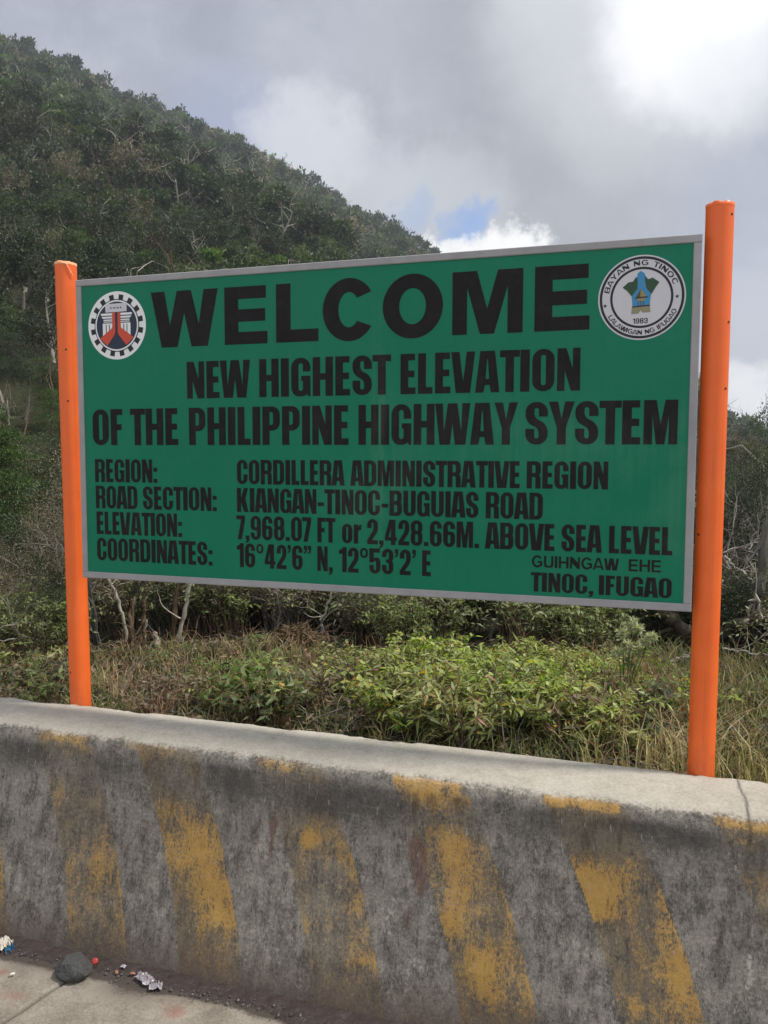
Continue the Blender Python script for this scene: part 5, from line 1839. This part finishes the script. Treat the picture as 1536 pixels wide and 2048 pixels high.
V = np.stack([B0 - Sx, B0 + Sx, B1 + Sx * .8, B1 - Sx * .8, B2], 1)
dry = np.clip(.30 + .85 * (fbm(x, y, 73, 3, 2.2) - .42) + .30 * r2.randn(n) * .8 + np.where((px > 1150) & (d < 3.5), .3, 0) + np.where(px < 640, .22, 0), 0, 1)
k = np.arange(n)[:, None] * 5
b.add(V.reshape(-1, 3), Q=k + np.array([[0, 1, 2, 3]]), T=k + np.array([[3, 2, 4]]), tint=dry)
tag(b.obj('grass', M['grass']), kind='stuff')

b = MB()
x, y, z, px, d = field(22000, 2.95, 11.0, -420, 2500, r2, 1.6)
n = len(x)
P = np.stack([x, y, z + .004 + .02 * r2.rand(n)], -1)
D = np.stack([r2.randn(n), r2.randn(n), .25 * r2.randn(n)], -1)
add_leaves(b, P, D, .03 + .04 * r2.rand(n), .006 + .006 * r2.rand(n), r2, 0, r2.rand(n) ** 1.3, up=1.2)
tag(b.obj('leaf_litter', M['litter']), kind='stuff')

b = MB()
x, y, z, px, d = field(1500, 3.0, 7.0, -200, 1750, r2, 1.2)
for i in range(len(x)):
    L = .06 + .22 * r2.rand() ** 2
    dd = unit(np.array([r2.randn(), r2.randn(), .9 * r2.rand() ** 1.5]))
    pts, _ = wander(r2, (x[i], y[i], z[i] + .005), dd, L, 5, .35)
    b.tube(pts, np.linspace(.0028, .0010, 5) * (.7 + .8 * r2.rand()), 4, tint=.2 + .7 * r2.rand())
tag(b.obj('fallen_twigs', M['bark_grey']), kind='stuff')

b = MB()
for n_, a0, a1, d0, d1, hh in ((330, 1130, 1420, 3.1, 4.6, .26), (260, 180, 700, 3.6, 5.6, .17), (90, 1440, 1640, 3.1, 5.0, .26), (110, 700, 1130, 3.3, 4.8, .24)):
    x, y, z, px, d = field(n_, d0, d1, a0, a1, r2)
    for i in range(len(x)):
        dd = unit(np.array([.5 * r2.randn(), .5 * r2.randn(), 1.0]))
        pts, de = wander(r2, (x[i], y[i], z[i]), dd, hh * (.5 + .8 * r2.rand()), 6, .45)
        b.tube(pts, np.linspace(.0022, .0008, 6), 4, tint=.3 + .6 * r2.rand())
        for q in range(r2.randint(0, 4)):
            k = r2.randint(2, 6)
            tw, _ = wander(r2, pts[k], unit(de + .8 * r2.randn(3)), .03 + .07 * r2.rand(), 4, .4)
            b.tube(tw, np.linspace(.0013, .0006, 4), 3, tint=.3 + .6 * r2.rand())
tag(b.obj('dry_stalks', M['stem_red']), kind='stuff')

# ------------------------------------------------------------------ at the foot of the barrier
def gutter():
    xs = np.arange(-6.0, 2.0, 0.012)
    ts = np.linspace(0, 1, 16)
    X = np.repeat(xs[:, None], len(ts), 1)
    edge = 2.285 + 0.06 * (fbm(xs, 0 * xs + 2.262, 5, 4, 5) - 0.5)
    Y = edge[:, None] + (WALL_Y0 + 0.012 - edge[:, None]) * ts[None, :]
    prof = np.sin(np.clip(ts * 1.6, 0, 1.57)) * 0.010
    Z = prof[None, :] + 0.014 * (fbm(X, Y, 81, 5, 26) - 0.42) * np.minimum(ts * 5, 1)[None, :] + 0.001
    b = MB()
    b.add(np.stack([X, Y, Z], -1), grid_faces(len(xs), len(ts)))
    tag(b.obj('gutter_dirt', M['gutter'], smooth=True), kind='stuff')
    r3 = np.random.RandomState(5)
    b = MB()
    for k in range(300):
        px = r3.uniform(-30, 620)
        base = on_z(px, np.interp(px, [0, 600], [1895, 2035]) + r3.normal(0, 9), .012)
        if base.y > WALL_Y0 - .004 or base.y < 2.2:
            continue
        r = .0016 + .0045 * r3.rand() ** 3
        u = np.array([(1, 0, 0), (-1, 0, 0), (0, 1, 0), (0, -1, 0), (0, 0, .8), (0, 0, -.8)]) * r * (.7 + .6 * r3.rand(6, 1))
        b.add(u + np.array(base), T=[(0, 2, 4), (2, 1, 4), (1, 3, 4), (3, 0, 4), (2, 0, 5), (1, 2, 5), (3, 1, 5), (0, 3, 5)])
    tag(b.obj('gutter_pebbles', M['pebble']), kind='stuff')


gutter()


def ico(sub):
    bm_ = __import__('bmesh').new()
    __import__('bmesh').ops.create_icosphere(bm_, subdivisions=sub, radius=1.0)
    V = np.array([v.co[:] for v in bm_.verts])
    T = np.array([[v.index for v in f.verts] for f in bm_.faces])
    bm_.free()
    return V, T


# the stone
V, T = ico(5)
planes = unit(np.array([(1, .2, .1), (-1, .3, .2), (.2, -1, .25), (-.1, 1, .2), (0, -.25, 1), (.6, -.6, .5), (-.6, -.5, .6), (.5, .6, .5), (-.5, .6, .45)]))
cut = np.array([.86, .88, .80, .85, .70, .86, .84, .86, .88])
for pn, c in zip(planes, cut):
    dd = V @ pn
    over = np.clip(dd - c * .92, 0, None)
    V = V - pn * (over * .97)[:, None]
V = V * (1 + .05 * (fbm(V[:, 0] * 2 + 5, V[:, 1] * 2 + V[:, 2] * 1.7 + 5, 91, 5, 1.6) - .5)[:, None])
V = V + unit(V) * (.10 * (fbm(V[:, 0] * 3 + 9, V[:, 1] * 3 + V[:, 2] * 2.3 + 9, 95, 5, 2.2) - .5))[:, None]
V = V * np.array([.074, .056, .048])
b = MB()
b.add(V, T=T)
st = b.obj('stone', M['rock'], smooth=True)
p = on_z(148, 1936, .030)
st.location = (p.x, min(p.y, WALL_Y0 - .07), .034)
st.rotation_euler = (math.radians(-8), math.radians(-14), math.radians(-12))
tag(st, 'grey angular stone lying against the foot of the barrier', 'stone')


def crumple(name, px, py, rx, ry, h, m, label, cat, seed, n=26, rot=0.0):
    r3 = np.random.RandomState(seed)
    g = np.linspace(-1, 1, n)
    X, Y = np.meshgrid(g, g, indexing='ij')
    f1 = fbm(X + 5, Y + 5, seed, 2, 2.6)
    f2 = fbm(X + 9, Y + 3, seed + 1, 2, 5.0)
    Z = h * (np.abs(f1 - .5) * 2.2 + np.abs(f2 - .5) * 1.5) * (1 - .55 * (X ** 2 + Y ** 2) / 2)
    X2 = X * (1 + .35 * (fbm(X + 2, Y + 7, seed + 2, 2, 2) - .5)) * rx
    Y2 = Y * (1 + .45 * (fbm(X + 4, Y + 1, seed + 3, 2, 2) - .5)) * ry
    b = MB()
    b.add(np.stack([X2, Y2, Z], -1), grid_faces(n, n))
    o = b.obj(name, M[m], smooth=False)
    p = on_z(px, py, .014)
    o.location = (p.x, p.y, .013)
    o.rotation_euler = (0, 0, rot)
    mod = o.modifiers.new('thickness', 'SOLIDIFY')
    mod.thickness = .0006
    return tag(o, label, cat)


crumple('candy_wrapper', 290, 1959, .038, .019, .022, 'foil', 'crumpled silvery wrapper, the upper of two in the gutter', 'wrapper', 3, rot=-.35)
crumple('candy_wrapper', 312, 1974, .022, .014, .016, 'foil', 'smaller crumpled silvery wrapper lying against the road side of the larger one', 'wrapper', 13, rot=.4)
crumple('paper_scrap', 4, 1893, .026, .030, .034, 'paper', 'crumpled off-white paper at the left edge of the gutter', 'paper', 23, 22)
crumple('paper_scrap', 25, 1947, .008, .005, .004, 'paper', 'tiny white paper scrap on the concrete road near the left edge', 'paper', 33, 8, rot=.6)
crumple('foil_scrap', 247, 1933, .010, .007, .008, 'foil', 'tiny shiny scrap in the gutter between stone and wrapper', 'scrap', 43, 10)
# scoop of blue plastic with its loop
b = MB()
aa = np.linspace(-1.2, 1.2, 16)
tt = np.linspace(0, 1, 10)
A2, T2 = np.meshgrid(aa, tt, indexing='ij')
rr = .013 + .006 * T2
b.add(np.stack([T2 * .055, np.sin(A2) * rr, .020 - np.cos(A2) * rr + .004 * T2], -1), grid_faces(16, 10))
bl = b.obj('plastic_scoop', M['blue_plastic'], smooth=True)
bl.modifiers.new('thickness', 'SOLIDIFY').thickness = .0014
p = on_z(14, 1884, .015)
bl.location = (p.x, p.y, .012)
bl.rotation_euler = (.5, .25, -.5)
tag(bl, 'broken piece of blue plastic in the gutter beside the off-white paper', 'plastic')
b = MB()
th = np.linspace(0, 2 * math.pi, 20)
b.tube(np.stack([.058 + .011 * np.cos(th), 0 * th, .026 + .011 * np.sin(th)], -1), .0011, 6, cap=False)
b.obj('loop', M['blue_plastic'], bl, True)
# red bottle cap
b = MB()
nn = 24
th = np.arange(nn) * 2 * math.pi / nn
for r_, z_ in ():
    pass
rings = [(.0120, 0), (.0116, .006), (.0106, .0088), (.0078, .0096), (.0005, .0098)]
V = np.concatenate([np.stack([(r_ * (1 + (.03 * (np.arange(nn) % 2) if k < 2 else 0))) * np.cos(th), r_ * np.sin(th), 0 * th + z_], -1) for k, (r_, z_) in enumerate(rings)])
i = np.arange(4)[:, None] * nn
j = np.arange(nn)[None, :]
jj = (j + 1) % nn
b.add(V, np.stack([i + j, i + jj, i + nn + jj, i + nn + j], -1).reshape(-1, 4))
cp = b.obj('bottle_cap', M['red_plastic'], smooth=True)
p = on_z(190, 1924, .014)
cp.location = (p.x, p.y, .016)
cp.rotation_euler = (math.radians(48), .2, .3)
tag(cp, 'red bottle cap lying in the gutter beside the stone', 'bottle cap')
for px, py, rot, lab in ((265, 1947, .4, 'curl of orange peel touching the silvery wrapper'), (233, 1944, -.7, 'reddish curl of peel in the gutter between stone and wrapper')):
    b = MB()
    aa = np.linspace(-1.1, 1.1, 10)
    tt = np.linspace(-1, 1, 8)
    A2, T2 = np.meshgrid(aa, tt, indexing='ij')
    b.add(np.stack([np.sin(A2) * .012, T2 * .006 * np.cos(A2 * .9), np.cos(A2) * .007 - .002 * T2 ** 2], -1), grid_faces(10, 8))
    o = b.obj('orange_peel', M['peel'], smooth=True)
    o.modifiers.new('thickness', 'SOLIDIFY').thickness = .0016
    p = on_z(px, py, .014)
    o.location = (p.x, p.y, .012)
    o.rotation_euler = (.1, .1, rot)
    tag(o, lab, 'peel')

# ------------------------------------------------------------------ mountain air
b = MB()
b.box((-420, -420, -34), (420, 720, 135))
hz = bpy.data.materials.new('haze')
hz.use_nodes = True
t = NT(hz.node_tree)
t.n.clear()
pv = t.new('ShaderNodeVolumePrincipled', {'Color': (0.86, 0.91, 1.0, 1), 'Density': 0.0010, 'Anisotropy': 0.2})
t.l.new(pv.outputs[0], t.new('ShaderNodeOutputMaterial').inputs['Volume'])
tag(b.obj('haze', hz), kind='stuff')
